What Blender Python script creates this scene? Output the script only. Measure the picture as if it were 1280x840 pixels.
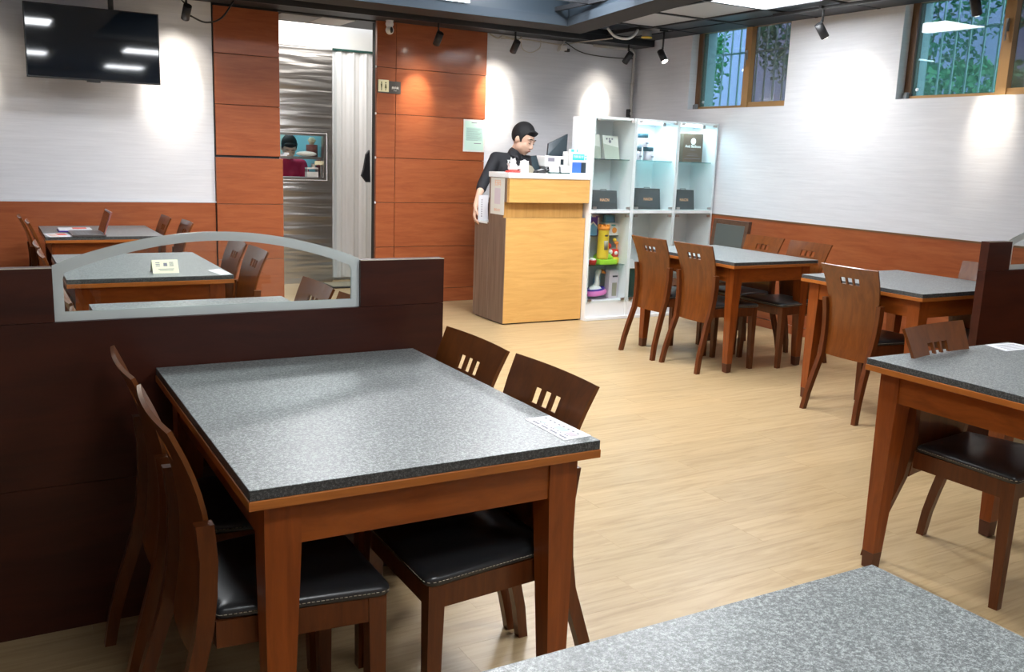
import bpy, bmesh, math, random
from mathutils import Vector, Matrix
random.seed(7)
PI = math.pi
for o in list(bpy.data.objects): bpy.data.objects.remove(o)
scene = bpy.context.scene
COL = scene.collection

# ------------------------------------------------------------------ camera
F_PX, PITCH, YAW, ROLL, CAM_Z = 1146.87, 0.193798, 0.522647, -0.037113, 1.3964
fw = Vector((math.sin(YAW)*math.cos(PITCH), math.cos(YAW)*math.cos(PITCH), -math.sin(PITCH)))
r0 = Vector((math.cos(YAW), -math.sin(YAW), 0)); u0 = r0.cross(fw)
rt = r0*math.cos(ROLL) - u0*math.sin(ROLL); up = r0*math.sin(ROLL) + u0*math.cos(ROLL)
cd = bpy.data.cameras.new('camera'); cam = bpy.data.objects.new('camera', cd); COL.objects.link(cam)
cd.sensor_fit = 'HORIZONTAL'; cd.sensor_width = 36; cd.lens = F_PX/1280*36; cd.clip_start = .05; cd.clip_end = 60
m3 = Matrix((rt, up, -fw)).transposed(); cam.matrix_world = Matrix.Translation((0, 0, CAM_Z)) @ m3.to_4x4()
scene.camera = cam

# ------------------------------------------------------------------ light and exposure
w = bpy.data.worlds.new('world'); scene.world = w; w.use_nodes = True
wb = w.node_tree.nodes['Background']; wb.inputs[0].default_value = (.80, .88, 1, 1); wb.inputs[1].default_value = 3.0
scene.view_settings.view_transform = 'Standard'; scene.view_settings.look = 'None'
scene.view_settings.gamma = 1; scene.view_settings.exposure = 0.93
PANEL_E = 18.0     # ceiling light panels, emission strength
SPOT_W = 34.0      # track spot lamps, watts
CAB_W = 1.7        # cabinet strip lamps, watts
KITCHEN_W = 5.0
RECESS_W = 18.0     # added fill light that brightens the passage beside the kitchen

# ------------------------------------------------------------------ material helpers
def mat(name, col, rough=.5, metal=0, spec=.5, coat=0, emit=None, es=1):
    m = bpy.data.materials.new(name); m.use_nodes = True
    b = m.node_tree.nodes['Principled BSDF']
    b.inputs['Base Color'].default_value = (*col, 1); b.inputs['Roughness'].default_value = rough
    b.inputs['Metallic'].default_value = metal; b.inputs['Specular IOR Level'].default_value = spec
    b.inputs['Coat Weight'].default_value = coat; b.inputs['Coat Roughness'].default_value = .12
    if emit: b.inputs['Emission Color'].default_value = (*emit, 1); b.inputs['Emission Strength'].default_value = es
    return m
def nd(m, t, **k):
    n = m.node_tree.nodes.new(t)
    for a, v in k.items(): setattr(n, a, v)
    return n
def lk(m, a, b): m.node_tree.links.new(a, b)
def coords(m, scale, kind='Object', rot=(0, 0, 0), per_object=False):
    tc = nd(m, 'ShaderNodeTexCoord'); mp = nd(m, 'ShaderNodeMapping')
    mp.inputs['Scale'].default_value = scale; mp.inputs['Rotation'].default_value = rot
    lk(m, tc.outputs[kind], mp.inputs[0])
    if per_object:
        oi = nd(m, 'ShaderNodeObjectInfo'); mu = nd(m, 'ShaderNodeMath', operation='MULTIPLY'); mu.inputs[1].default_value = 37.
        lk(m, oi.outputs['Random'], mu.inputs[0]); lk(m, mu.outputs[0], mp.inputs['Location'])
    return mp
def ramp(m, src, stops):
    r = nd(m, 'ShaderNodeValToRGB'); e = r.color_ramp.elements
    while len(e) < len(stops): e.new(.5)
    for i, (p, c) in enumerate(stops): e[i].position = p; e[i].color = (*c, 1)
    lk(m, src, r.inputs[0]); return r
def bump(m, src, strength, dist=.01):
    b = nd(m, 'ShaderNodeBump'); b.inputs['Strength'].default_value = strength; b.inputs['Distance'].default_value = dist
    lk(m, src, b.inputs['Height']); lk(m, b.outputs[0], m.node_tree.nodes['Principled BSDF'].inputs['Normal'])
def noise(m, mp, scale, detail=4, rough=.6, dist=0):
    n = nd(m, 'ShaderNodeTexNoise'); n.inputs['Scale'].default_value = scale; n.inputs['Detail'].default_value = detail
    n.inputs['Roughness'].default_value = rough; n.inputs['Distortion'].default_value = dist
    lk(m, mp.outputs[0], n.inputs[0]); return n
def wood(name, dark, light, scale, rough=.3, coat=.3, kind='Object', per_object=False, lo=.3, hi=.7, bmp=.05):
    """grain runs along the axis whose scale is smallest"""
    m = mat(name, light, rough, coat=coat, spec=.3); bs = m.node_tree.nodes['Principled BSDF']
    mp = coords(m, scale, kind, per_object=per_object)
    n = noise(m, mp, 1.0, 6, .65, .6)
    r = ramp(m, n.outputs[0], [(lo, dark), (hi, light)])
    lk(m, r.outputs[0], bs.inputs['Base Color'])
    bump(m, n.outputs[0], bmp, .004)
    return m

M = {}
M['wall_wood'] = wood('orange_red_wood_veneer', (.26, .064, .022), (.37, .110, .040), (3, 3, 26), .34, .25, 'Object', True)
M['wall_wood_h'] = M['wall_wood']
M['partition'] = wood('dark_red_brown_veneer', (.028, .0042, .0014), (.058, .0105, .0034), (2, 8, 14), .42, .12, 'Object', True)
M['table_wood'] = wood('reddish_table_wood', (.19, .042, .006), (.30, .075, .011), (6, 6, 30), .3, .2, 'Object', True)
M['table_leg'] = wood('reddish_table_leg_wood', (.17, .036, .006), (.28, .066, .010), (40, 40, 4), .3, .2, 'Object', True)
M['lip'] = wood('orange_edging_wood', (.30, .088, .016), (.42, .135, .025), (5, 5, 60), .3, .3, 'Object', True)
M['chair_panel'] = wood('brown_chair_plywood', (.10, .026, .0035), (.175, .049, .007), (26, 26, 4), .34, .5, 'Object', True)
M['chair_leg'] = wood('dark_chair_leg_wood', (.075, .019, .005), (.135, .036, .0085), (40, 40, 5), .33, .25, 'Object', True)
M['old_frame'] = wood('worn_dark_frame_wood', (.055, .028, .018), (.12, .06, .035), (20, 20, 20), .45, .1)
M['counter_oak'] = wood('yellow_oak_laminate', (.60, .33, .095), (.72, .42, .14), (3, 3, 30), .42, .1)
M['counter_oak_v'] = wood('yellow_oak_laminate_upright', (.60, .33, .095), (.71, .41, .135), (40, 40, 2), .42, .1)
M['counter_grey'] = wood('grey_brown_laminate', (.12, .075, .052), (.24, .165, .12), (40, 40, 1.5), .45, .05)
# floor planks: per-plank tone, grain along x
m = mat('light_oak_plank', (.6, .42, .25), .34, spec=.45); bs = m.node_tree.nodes['Principled BSDF']
mp = coords(m, (1.6, 22, 1), 'Object', per_object=True); n = noise(m, mp, 1.4, 7, .65, 1.2)
r1 = ramp(m, n.outputs[0], [(.28, (.32, .212, .100)), (.5, (.425, .302, .158)), (.75, (.49, .36, .20))])
oi = nd(m, 'ShaderNodeObjectInfo'); mr = nd(m, 'ShaderNodeMapRange'); mr.inputs[3].default_value = .94; mr.inputs[4].default_value = 1.04
lk(m, oi.outputs['Random'], mr.inputs[0])
mx = nd(m, 'ShaderNodeVectorMath', operation='SCALE'); lk(m, r1.outputs[0], mx.inputs[0]); lk(m, mr.outputs[0], mx.inputs['Scale'])
lk(m, mx.outputs[0], bs.inputs['Base Color']); bump(m, n.outputs[0], .08, .002)
M['plank'] = m
M['subfloor'] = mat('subfloor', (.25, .17, .10), .8)
# granite
def granite(name, a, b, c, sc=480, rough=.36):
    m = mat(name, b, rough, spec=.5); bs = m.node_tree.nodes['Principled BSDF']
    mp = coords(m, (1, 1, 1), 'Object', per_object=False)
    n = noise(m, mp, sc, 2, .7); n2 = noise(m, mp, sc*.35, 3, .6)
    ad = nd(m, 'ShaderNodeMath', operation='ADD'); lk(m, n.outputs[0], ad.inputs[0]); lk(m, n2.outputs[0], ad.inputs[1])
    hf = nd(m, 'ShaderNodeMath', operation='MULTIPLY'); hf.inputs[1].default_value = .5; lk(m, ad.outputs[0], hf.inputs[0])
    r = ramp(m, hf.outputs[0], [(.38, a), (.5, b), (.62, c)]); lk(m, r.outputs[0], bs.inputs['Base Color'])
    return m
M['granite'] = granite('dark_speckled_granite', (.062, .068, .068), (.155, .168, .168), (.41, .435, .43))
M['granite_shade_side'] = granite('granite_shaded_edge', (.018, .019, .020), (.040, .043, .045), (.13, .14, .14), rough=.45)  # same stone as the top, toned darker where it reflects less light
# wallpaper
def wallpaper(name, scale):
    m = mat(name, (.75, .75, .75), .75, spec=.25); bs = m.node_tree.nodes['Principled BSDF']
    mp = coords(m, scale, 'Object'); n = noise(m, mp, 1, 5, .65)
    r = ramp(m, n.outputs[0], [(.3, (.63, .635, .665)), (.7, (.71, .715, .745))]); lk(m, r.outputs[0], bs.inputs['Base Color'])
    bump(m, n.outputs[0], .22, .006); return m
M['wallpaper'] = wallpaper('grey_white_streaked_wallpaper', (3, 3, 60))
M['white'] = mat('white_laminate', (.82, .84, .86), .35)
M['white_paint'] = mat('white_paint', (.78, .77, .74), .6)
M['black'] = mat('black_metal', (.02, .02, .022), .45)
M['black_soft'] = mat('black_soft', (.012, .012, .014), .7)
M['ceil_black'] = mat('ceiling_black_paint', (.016, .018, .022), .55)
M['coffer'] = mat('coffer_dark_blue_paint', (.02, .032, .045), .45)
M['beam_side'] = mat('beam_blue_grey_paint', (.034, .046, .060), .8, spec=.2)
M['beam_under'] = mat('beam_brown_grey_paint', (.034, .031, .029), .8, spec=.2)
M['tile_white'] = mat('ceiling_tile_pale', (.42, .41, .40), .5, metal=.2)
M['tile_grey'] = mat('ceiling_tile_grey', (.16, .155, .15), .4, metal=.2)
M['light'] = mat('light_panel_diffuser', (.9, .9, .9), .5, emit=(.93, .97, 1.0), es=PANEL_E)
M['light_coffer'] = mat('coffer_light_diffuser', (.9, .9, .9), .5, emit=(.95, .97, 1.0), es=PANEL_E*1.9)
M['lens'] = mat('spot_lamp_lens', (1, 1, 1), .4, emit=(1, .93, .82), es=12)
M['cab_lamp'] = mat('cabinet_lamp_lens', (1, 1, 1), .4, emit=(.75, .92, 1), es=9)
M['tv'] = mat('black_glossy_screen', (.003, .007, .014), .04, spec=.8)
M['tv_frame'] = mat('black_plastic_bezel', (.01, .01, .012), .3)
M['leather'] = mat('black_leather', (.020, .021, .023), .33, spec=.6)
M['thread'] = mat('cream_thread', (.55, .50, .40), .7)
M['leather_grey'] = mat('grey_green_leather', (.075, .085, .08), .36)
m = mat('brushed_stainless', (.62, .59, .56), .3, metal=1); mp = coords(m, (.5, .5, 7), 'Object'); n = noise(m, mp, 1.6, 2, .5, .3); bump(m, n.outputs[0], .5, .05)
M['steel'] = m
M['steel_plain'] = mat('plain_stainless', (.50, .48, .46), .3, metal=1)
M['curtain'] = mat('white_plastic_curtain', (.74, .75, .76), .5)
M['bronze'] = mat('brown_gold_window_frame', (.40, .23, .09), .4, metal=.25)
M['bronze_dark'] = mat('dark_brown_window_frame', (.16, .08, .035), .45)
M['sill'] = mat('white_reveal_paint', (.60, .61, .64), .6)
M['bars'] = mat('pale_security_bar', (.45, .52, .52), .5)
def glass(name, tint, ior=1.45, rough=0.0, extra=None, mixv=0):
    m = bpy.data.materials.new(name); m.use_nodes = True; nt = m.node_tree; nt.nodes.clear()
    out = nt.nodes.new('ShaderNodeOutputMaterial'); tr = nt.nodes.new('ShaderNodeBsdfTransparent'); gl = nt.nodes.new('ShaderNodeBsdfGlossy')
    fr = nt.nodes.new('ShaderNodeFresnel'); geo = nt.nodes.new('ShaderNodeNewGeometry'); mi = nt.nodes.new('ShaderNodeMapRange'); mi.inputs[3].default_value = ior; mi.inputs[4].default_value = 1/ior
    nt.links.new(geo.outputs['Backfacing'], mi.inputs[0]); nt.links.new(mi.outputs[0], fr.inputs[0]); mx = nt.nodes.new('ShaderNodeMixShader')
    tr.inputs[0].default_value = (*tint, 1); gl.inputs['Roughness'].default_value = rough
    nt.links.new(fr.outputs[0], mx.inputs[0]); nt.links.new(tr.outputs[0], mx.inputs[1]); nt.links.new(gl.outputs[0], mx.inputs[2])
    last = mx
    if extra:
        df = nt.nodes.new('ShaderNodeBsdfDiffuse'); df.inputs[0].default_value = (*extra, 1); m2 = nt.nodes.new('ShaderNodeMixShader')
        m2.inputs[0].default_value = mixv; nt.links.new(mx.outputs[0], m2.inputs[1]); nt.links.new(df.outputs[0], m2.inputs[2]); last = m2
    nt.links.new(last.outputs[0], out.inputs[0]); return m
M['glass'] = glass('clear_glass', (.93, .96, .95))
M['cab_glass'] = glass('cabinet_glass', (.965, .99, .985), 1.35)
M['shelf_glass'] = glass('shelf_glass', (.55, .72, .70))
M['win_glass'] = glass('teal_window_glass', (.60, .85, .84), 1.6, 0, (.16, .34, .34), .22)
M['win_glass_dark'] = glass('dusty_screened_glass', (.50, .58, .56), 1.5, 0, (.22, .24, .22), .35)
M['frost'] = glass('frosted_glass_border', (.7, .74, .73), 1.4, .4, (.74, .78, .77), .72)
M['foliage'] = mat('green_leaves', (.05, .22, .08), .5)
M['foliage2'] = mat('dark_green_leaves', (.02, .12, .06), .5)
M['lilac'] = mat('lilac_render', (.42, .34, .62), .8)
M['pave'] = mat('grey_paving', (.35, .36, .35), .8)
def plain(name, c, r=.5): M[name] = mat(name, c, r); return M[name]
for nm, c, r in [('paper', (.80, .80, .84), .6), ('cream', (.80, .78, .55), .6), ('skin', (.70, .45, .33), .5), ('skin_red', (.45, .18, .13), .5), ('hair', (.008, .008, .010), .7),
                 ('shirt', (.013, .014, .019), .75), ('trousers', (.012, .012, .015), .8), ('shoe', (.02, .02, .02), .4), ('red', (.62, .04, .03), .4), ('crimson', (.55, .015, .08), .6),
                 ('orange', (.85, .30, .04), .45), ('yellow', (.85, .62, .05), .4), ('lime', (.38, .72, .05), .4), ('turquoise', (.03, .52, .52), .4), ('blue', (.05, .16, .62), .35),
                 ('navy', (.06, .03, .30), .4), ('sky', (.18, .45, .68), .4), ('pink', (.72, .18, .50), .4), ('cup_white', (.83, .82, .80), .4), ('bag_brown', (.12, .08, .048), .7),
                 ('box_dark', (.045, .055, .060), .55), ('pouch', (.70, .71, .66), .5), ('pouch_green', (.42, .47, .40), .5), ('jar', (.62, .55, .60), .3), ('jar_lid', (.03, .09, .12), .35),
                 ('mint', (.55, .75, .66), .6), ('mint2', (.42, .64, .57), .6), ('ink', (.05, .05, .06), .6), ('ink_grey', (.20, .19, .23), .6), ('ink_orange', (.75, .40, .22), .6),
                 ('ink_white', (.85, .85, .82), .6), ('plate', (.06, .055, .05), .4), ('sign_cream', (.85, .80, .52), .5), ('olive', (.12, .12, .03), .5), ('machine', (.66, .66, .64), .45),
                 ('taupe', (.30, .27, .20), .6), ('monitor', (.02, .035, .045), .3), ('kitchen_wall', (.20, .45, .50), .6), ('plastic_grey', (.25, .26, .27), .5), ('conduit', (.52, .50, .47), .4),
                 ('cable', (.55, .50, .42), .6), ('cable_dark', (.05, .045, .04), .6), ('lid_blue', (.10, .30, .40), .4), ('dark_teal', (.02, .07, .06), .3), ('red_paper', (.75, .12, .08), .6),
                 ('laptop', (.10, .09, .09), .35), ('laptop_back', (.28, .10, .09), .35), ('keys', (.20, .20, .20), .5), ('foot_dark', (.085, .022, .008), .4), ('lips', (.42, .16, .13), .5)]:
    plain(nm, c, r)
M['screen_blue'] = mat('lit_blue_screen', (.05, .15, .6), .2, emit=(.05, .16, .75), es=.6)

# ------------------------------------------------------------------ mesh helpers
class MB:
    def __init__(s): s.bm = bmesh.new()
    def box(s, x0, x1, y0, y1, z0, z1, bev=0):
        vs = [s.bm.verts.new((x, y, z)) for z in (z0, z1) for y in (y0, y1) for x in (x0, x1)]
        fs = [s.bm.faces.new([vs[i] for i in f]) for f in ((0, 2, 3, 1), (4, 5, 7, 6), (0, 1, 5, 4), (1, 3, 7, 5), (3, 2, 6, 7), (2, 0, 4, 6))]
        if bev:
            es = list({e for f in fs for e in f.edges}); bmesh.ops.bevel(s.bm, geom=es, offset=bev, segments=2, profile=.5, affect='EDGES')
        return s
    def hexa(s, bot, top):
        a = [s.bm.verts.new(p) for p in bot]; b = [s.bm.verts.new(p) for p in top]
        s.bm.faces.new(a[::-1]); s.bm.faces.new(b)
        for i in range(len(a)):
            j = (i+1) % len(a); s.bm.faces.new((a[i], a[j], b[j], b[i]))
        return s
    def prism(s, pts, axis, a, b):
        """pts: 2D outline, extruded along axis from a to b"""
        def P(p, t):
            return {'x': (t, p[0], p[1]), 'y': (p[0], t, p[1]), 'z': (p[0], p[1], t)}[axis]
        return s.hexa([P(p, a) for p in pts], [P(p, b) for p in pts])
    def cyl(s, p0, p1, r0, r1=None, n=16, cap=True):
        r1 = r0 if r1 is None else r1
        p0 = Vector(p0); p1 = Vector(p1); d = (p1-p0).normalized(); q = d.to_track_quat('Z', 'Y')
        A = []; B = []
        for i in range(n):
            c = Vector((math.cos(2*PI*i/n), math.sin(2*PI*i/n), 0)); A.append(s.bm.verts.new(p0+q@(c*r0))); B.append(s.bm.verts.new(p1+q@(c*r1)))
        for i in range(n):
            j = (i+1) % n; f = s.bm.faces.new((A[i], A[j], B[j], B[i])); f.smooth = True
        if cap: s.bm.faces.new(A[::-1]); s.bm.faces.new(B)
        return s
    def sphere(s, c, r, sx=1, sy=1, sz=1, n=14, rot=None):
        mtx = Matrix.Translation(c) @ (rot.to_4x4() if rot else Matrix()) @ Matrix.Diagonal((sx, sy, sz, 1))
        g = bmesh.ops.create_uvsphere(s.bm, u_segments=n, v_segments=max(6, n//2+2), radius=r, matrix=mtx)
        for v in g['verts']:
            for f in v.link_faces: f.smooth = True
        return s
    def lathe(s, prof, c=(0, 0, 0), n=20):
        rings = []
        for r, z in prof: rings.append([s.bm.verts.new((c[0]+r*math.cos(2*PI*i/n), c[1]+r*math.sin(2*PI*i/n), c[2]+z)) for i in range(n)])
        for a, b in zip(rings, rings[1:]):
            for i in range(n):
                j = (i+1) % n; f = s.bm.faces.new((a[i], a[j], b[j], b[i])); f.smooth = True
        s.bm.faces.new(rings[0][::-1]); s.bm.faces.new(rings[-1]); return s
    def tube(s, pts, r, n=8, closed=False):
        pts = [Vector(p) for p in pts]; rings = []
        for i, p in enumerate(pts):
            if closed: d = pts[(i+1) % len(pts)]-pts[i-1]
            else: d = pts[min(i+1, len(pts)-1)]-pts[max(i-1, 0)]
            q = d.normalized().to_track_quat('Z', 'Y'); rr = r[i] if isinstance(r, (list, tuple)) else r
            rings.append([s.bm.verts.new(p+q@Vector((rr*math.cos(2*PI*k/n), rr*math.sin(2*PI*k/n), 0))) for k in range(n)])
        prs = list(zip(rings, rings[1:])) + ([(rings[-1], rings[0])] if closed else [])
        for a, b in prs:
            for k in range(n):
                j = (k+1) % n
                try: f = s.bm.faces.new((a[k], a[j], b[j], b[k])); f.smooth = True
                except ValueError: pass
        if not closed: s.bm.faces.new(rings[0][::-1]); s.bm.faces.new(rings[-1])
        return s
    def build(s, name, m, parent=None, loc=None, recalc=True):
        if recalc: bmesh.ops.recalc_face_normals(s.bm, faces=s.bm.faces)
        me = bpy.data.meshes.new(name); s.bm.to_mesh(me); s.bm.free()
        me.materials.append(M[m] if isinstance(m, str) else m)
        o = bpy.data.objects.new(name, me); COL.objects.link(o)
        if parent: o.parent = parent
        if loc: o.location = loc
        return o
def B(name, m, x0, x1, y0, y1, z0, z1, parent=None, bev=0): return MB().box(x0, x1, y0, y1, z0, z1, bev).build(name, m, parent)
def tag(o, label=None, cat=None, group=None, kind=None):
    if label: o['label'] = label
    if cat: o['category'] = cat
    if group: o['group'] = group
    if kind: o['kind'] = kind
    return o
def empty(name, loc=(0, 0, 0), rz=0):
    o = bpy.data.objects.new(name, None); COL.objects.link(o); o.location = loc; o.rotation_euler = (0, 0, rz); o.empty_display_size = .1
    return o
def thing(name, label, cat, loc=(0, 0, 0), rz=0, group=None): return tag(empty(name, loc, rz), label, cat, group)
def struct(o): o['kind'] = 'structure'; return o
def sroot(name, loc=(0, 0, 0)): return struct(empty(name, loc))
def copy_tree(o, parent=None):
    c = o.copy(); COL.objects.link(c); c.parent = parent
    for ch in list(o.children): copy_tree(ch, c)
    return c
def crv(a, b, c, n=10):
    a, b, c = Vector(a), Vector(b), Vector(c)
    return [a*(1-t)**2+b*2*t*(1-t)+c*t*t for t in [i/n for i in range(n+1)]]
def text(name, body, size, m, parent, loc, rot, ext=.0004, align='CENTER', bold=0):
    cu = bpy.data.curves.new(name, 'FONT'); cu.body = body; cu.size = size; cu.extrude = ext; cu.align_x = align; cu.align_y = 'CENTER'; cu.offset = bold
    cu.materials.append(M[m]); cu.resolution_u = 3
    tmp = bpy.data.objects.new(name, cu); COL.objects.link(tmp)
    me = bpy.data.meshes.new_from_object(tmp.evaluated_get(bpy.context.evaluated_depsgraph_get())); bpy.data.objects.remove(tmp); bpy.data.curves.remove(cu)
    me.name = name; me.materials.clear(); me.materials.append(M[m])
    o = bpy.data.objects.new(name, me); COL.objects.link(o); o.parent = parent; o.location = loc; o.rotation_euler = rot; return o
FRONT = (PI/2, 0, 0)      # text that faces -y
LEFT = (PI/2, 0, -PI/2)   # text that faces -x

# ------------------------------------------------------------------ setting
XR, YB, ZC = 5.89, 7.90, 2.58
XL, YF = -2.2, -3.2
fl = sroot('floor')
B('subfloor', 'subfloor', XL, XR+.2, YF, YB+2.6, -.06, -.008, fl)
PW, PL = .18, 1.22
pm = MB().box(.0002, PL-.0002, .0002, PW-.0002, -.008, 0, .0003); pm = pm.build('plank', 'plank', fl); pmesh = pm.data
cnt = 0
for r in range(44):
    off = -((r*0.437) % 1)*PL
    y = r*PW
    x = -.35+off
    while x < XR:
        vis = x+PL > -.1+.0*y
        if vis:
            if cnt == 0: o = pm
            else:
                o = bpy.data.objects.new('plank', pmesh); COL.objects.link(o); o.parent = fl
            o.location = (x, y, 0); cnt += 1
        x += PL
print('planks', cnt)
B('bare_floor', 'plank', XL, XR, YF, -.0008, -.008, 0, fl)['kind'] = 'stuff'
B('recess_floor', 'plank', 1.9, 4.0, 7.92, YB+2.5, -.008, 0, fl)['kind'] = 'stuff'

# back wall (TV wall, column, recess, panel wall, white wall)
wb_ = sroot('wall_back')
B('wallpaper', 'wallpaper', XL, 1.68, YB, YB+.1, .935, 2.9, wb_)
B('wallpaper', 'wallpaper', 4.16, XR+.3, YB, YB+.1, 0, 2.9, wb_)
B('plaster', 'wallpaper', XL, 1.66, YB+.02, YB+.1, 0, .935, wb_)
B('top_trim', 'sill', XL, 1.67, YB-.018, YB, .925, .937, wb_)
B('wainscot_panel', 'wall_wood', XL, 1.66, YB-.014, YB, 0, .925, wb_)
# wooden column
B('pillar_core', 'black_soft', 1.665, 2.20, YB-.005, YB+.45, 0, 2.62, wb_)
for z0, z1 in ((1.317, 1.722), (1.726, 2.123), (2.127, 2.49)):
    B('wood_panel', 'wall_wood', 1.675, 2.205, YB-.02, YB+.46, z0, z1, wb_, .002)
for z0, z1 in ((0, .45), (.454, .915), (.919, 1.298)):
    B('wood_panel', 'wall_wood', 1.668, 2.222, YB-.035, YB+.46, z0, z1, wb_, .002)
# panel wall right of the recess
B('panel_core', 'black_soft', 3.08, 4.15, YB, YB+.12, 0, 2.5, wb_)
zz = [0, .131, .533, .938, 1.337, 1.722, 2.122, 2.515]
for a, b in zip(zz, zz[1:]):
    B('wood_panel', 'wall_wood', 3.07, 3.248, YB-.018, YB+.02, a+.002, b-.002, wb_, .0015)
    B('wood_panel', 'wall_wood', 3.252, 4.16, YB-.018, YB+.02, a+.002, b-.002, wb_, .0015)
for z in (.938, 1.337, 1.722, 2.122): B('bracket', 'white', 3.06, 3.072, YB-.012, YB-.004, z-.01, z+.01, wb_)
# recess behind: stainless kitchen wall with hatch, curtain opening
ks = struct(empty('wall_kitchen', (0, 0, 0)))
YS = 9.4
def ring(m_, x0, x1, z0, z1, X0, X1, Z0, Z1, y0, y1):
    m_.box(X0, X1, y0, y1, Z0, z0); m_.box(X0, X1, y0, y1, z1, Z1); m_.box(X0, x0, y0, y1, z0, z1); m_.box(x1, X1, y0, y1, z0, z1); return m_
ring(MB(), 2.40, 3.077, 1.10, 1.522, 1.8, 3.175, 0, 2.40, YS, YS+.06).build('steel_cladding', 'steel', ks)
ring(MB(), 2.40, 3.077, 1.10, 1.522, 2.34, 3.125, 1.06, 1.566, YS-.02, YS).build('hatch_frame', 'steel_plain', ks)
ring(MB(), 2.36, 3.105, 1.078, 1.546, 2.352, 3.113, 1.072, 1.552, YS-.024, YS-.02).build('hatch_weld', 'white', ks)
B('upper_wall_reflection', 'white_paint', 1.8, 3.178, YS+.01, YS+.08, 2.40, 2.95, ks)  # white here stands for a bright reflection on the upper steel
B('side_wall', 'white_paint', 1.72, 1.8, 8.3, YS+.1, 0, 2.95, ks)
B('side_wall', 'white_paint', 4.0, 4.08, YB+.1, YS+1.2, 0, 2.95, ks)
B('recess_ceiling', 'white_paint', 1.72, 4.1, 8.45, YS+.1, 2.70, 2.75, ks)
B('soffit', 'ceil_black', 1.72, 4.1, YB+.02, 8.45, 2.50, 2.8, ks)
B('hatch_sill', 'white', 2.40, 3.077, YS+.02, YS+.25, 1.085, 1.10, ks)
# kitchen interior
kx = sroot('wall_kitchen_inner')
B('tiled_wall', 'kitchen_wall', 1.8, 3.15, 10.9, 10.95, 0, 2.5, kx)
B('tiled_wall', 'kitchen_wall', 1.75, 1.8, YS+.1, 10.95, 0, 2.5, kx)
B('tiled_wall', 'kitchen_wall', 3.11, 3.16, YS+.08, 10.95, 0, 2.5, kx)
B('kitchen_ceiling', 'white_paint', 1.8, 3.1, YS+.06, 10.95, 2.3, 2.35, kx)
B('pale_cupboard', 'mint', 2.55, 3.02, 10.6, 10.85, 1.2, 1.75, kx)
L = bpy.data.lights.new('kitchen_lamp', 'AREA'); L.energy = KITCHEN_W; L.size = .6; L.color = (.75, .95, 1)
lo = bpy.data.objects.new('kitchen_lamp', L); COL.objects.link(lo); lo.location = (2.6, 10.2, 2.27)
L = bpy.data.lights.new('passage_fill', 'AREA'); L.energy = RECESS_W; L.size = .9; L.color = (1, .97, .93)  # unseen light added because the recess was too dark
lo = bpy.data.objects.new('passage_fill', L); COL.objects.link(lo); lo.location = (2.9, 8.85, 2.68)
# floor mat by the curtain is a thing, further down
# right wall with two window recesses
wr = sroot('wall_right')
W1 = (5.79, 7.03, 1.888, 2.62); W2 = (2.9, 4.69, 1.905, 2.62); DEP = .085
def wallx(y0, y1, z0, z1): B('wallpaper', 'wallpaper', XR, XR+.3, y0, y1, z0, z1, wr)
wallx(YF, YB, .935, 1.888); wallx(YF, W2[0], 1.888, 2.9); wallx(W2[1], W1[0], 1.888, 2.9); wallx(W1[1], YB, 1.888, 2.9)
wallx(W2[0], W2[1], 1.888, 1.905); wallx(W1[0], W1[1], 2.62, 2.9); wallx(W2[0], W2[1], 2.62, 2.9)
B('plaster', 'wallpaper', XR+.0, XR+.3, YF, YB, 0, .935, wr)
B('wainscot_panel', 'wall_wood', XR-.014, XR, YF, YB-.02, .075, .925, wr)
B('top_trim', 'bronze_dark', XR-.018, XR, YF, YB-.02, .925, .938, wr)
bb = B('baseboard_right', 'wall_wood', XR-.02, XR, YF, YB-.02, 0, .07); struct(bb)
B('sill_board', 'sill', XR+.001, XR+.29, W1[0], W1[1], W1[2], W1[2]+.004, wr); B('sill_board', 'sill', XR+.001, XR+.29, W2[0], W2[1], W2[2], W2[2]+.004, wr)
wl = struct(B('wall_left', 'wallpaper', XL-.1, XL, YF, YB+.1, 0, 2.95)); wf = struct(B('wall_front', 'wallpaper', XL, XR+.3, YF-.1, YF, 0, 2.95))

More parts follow.
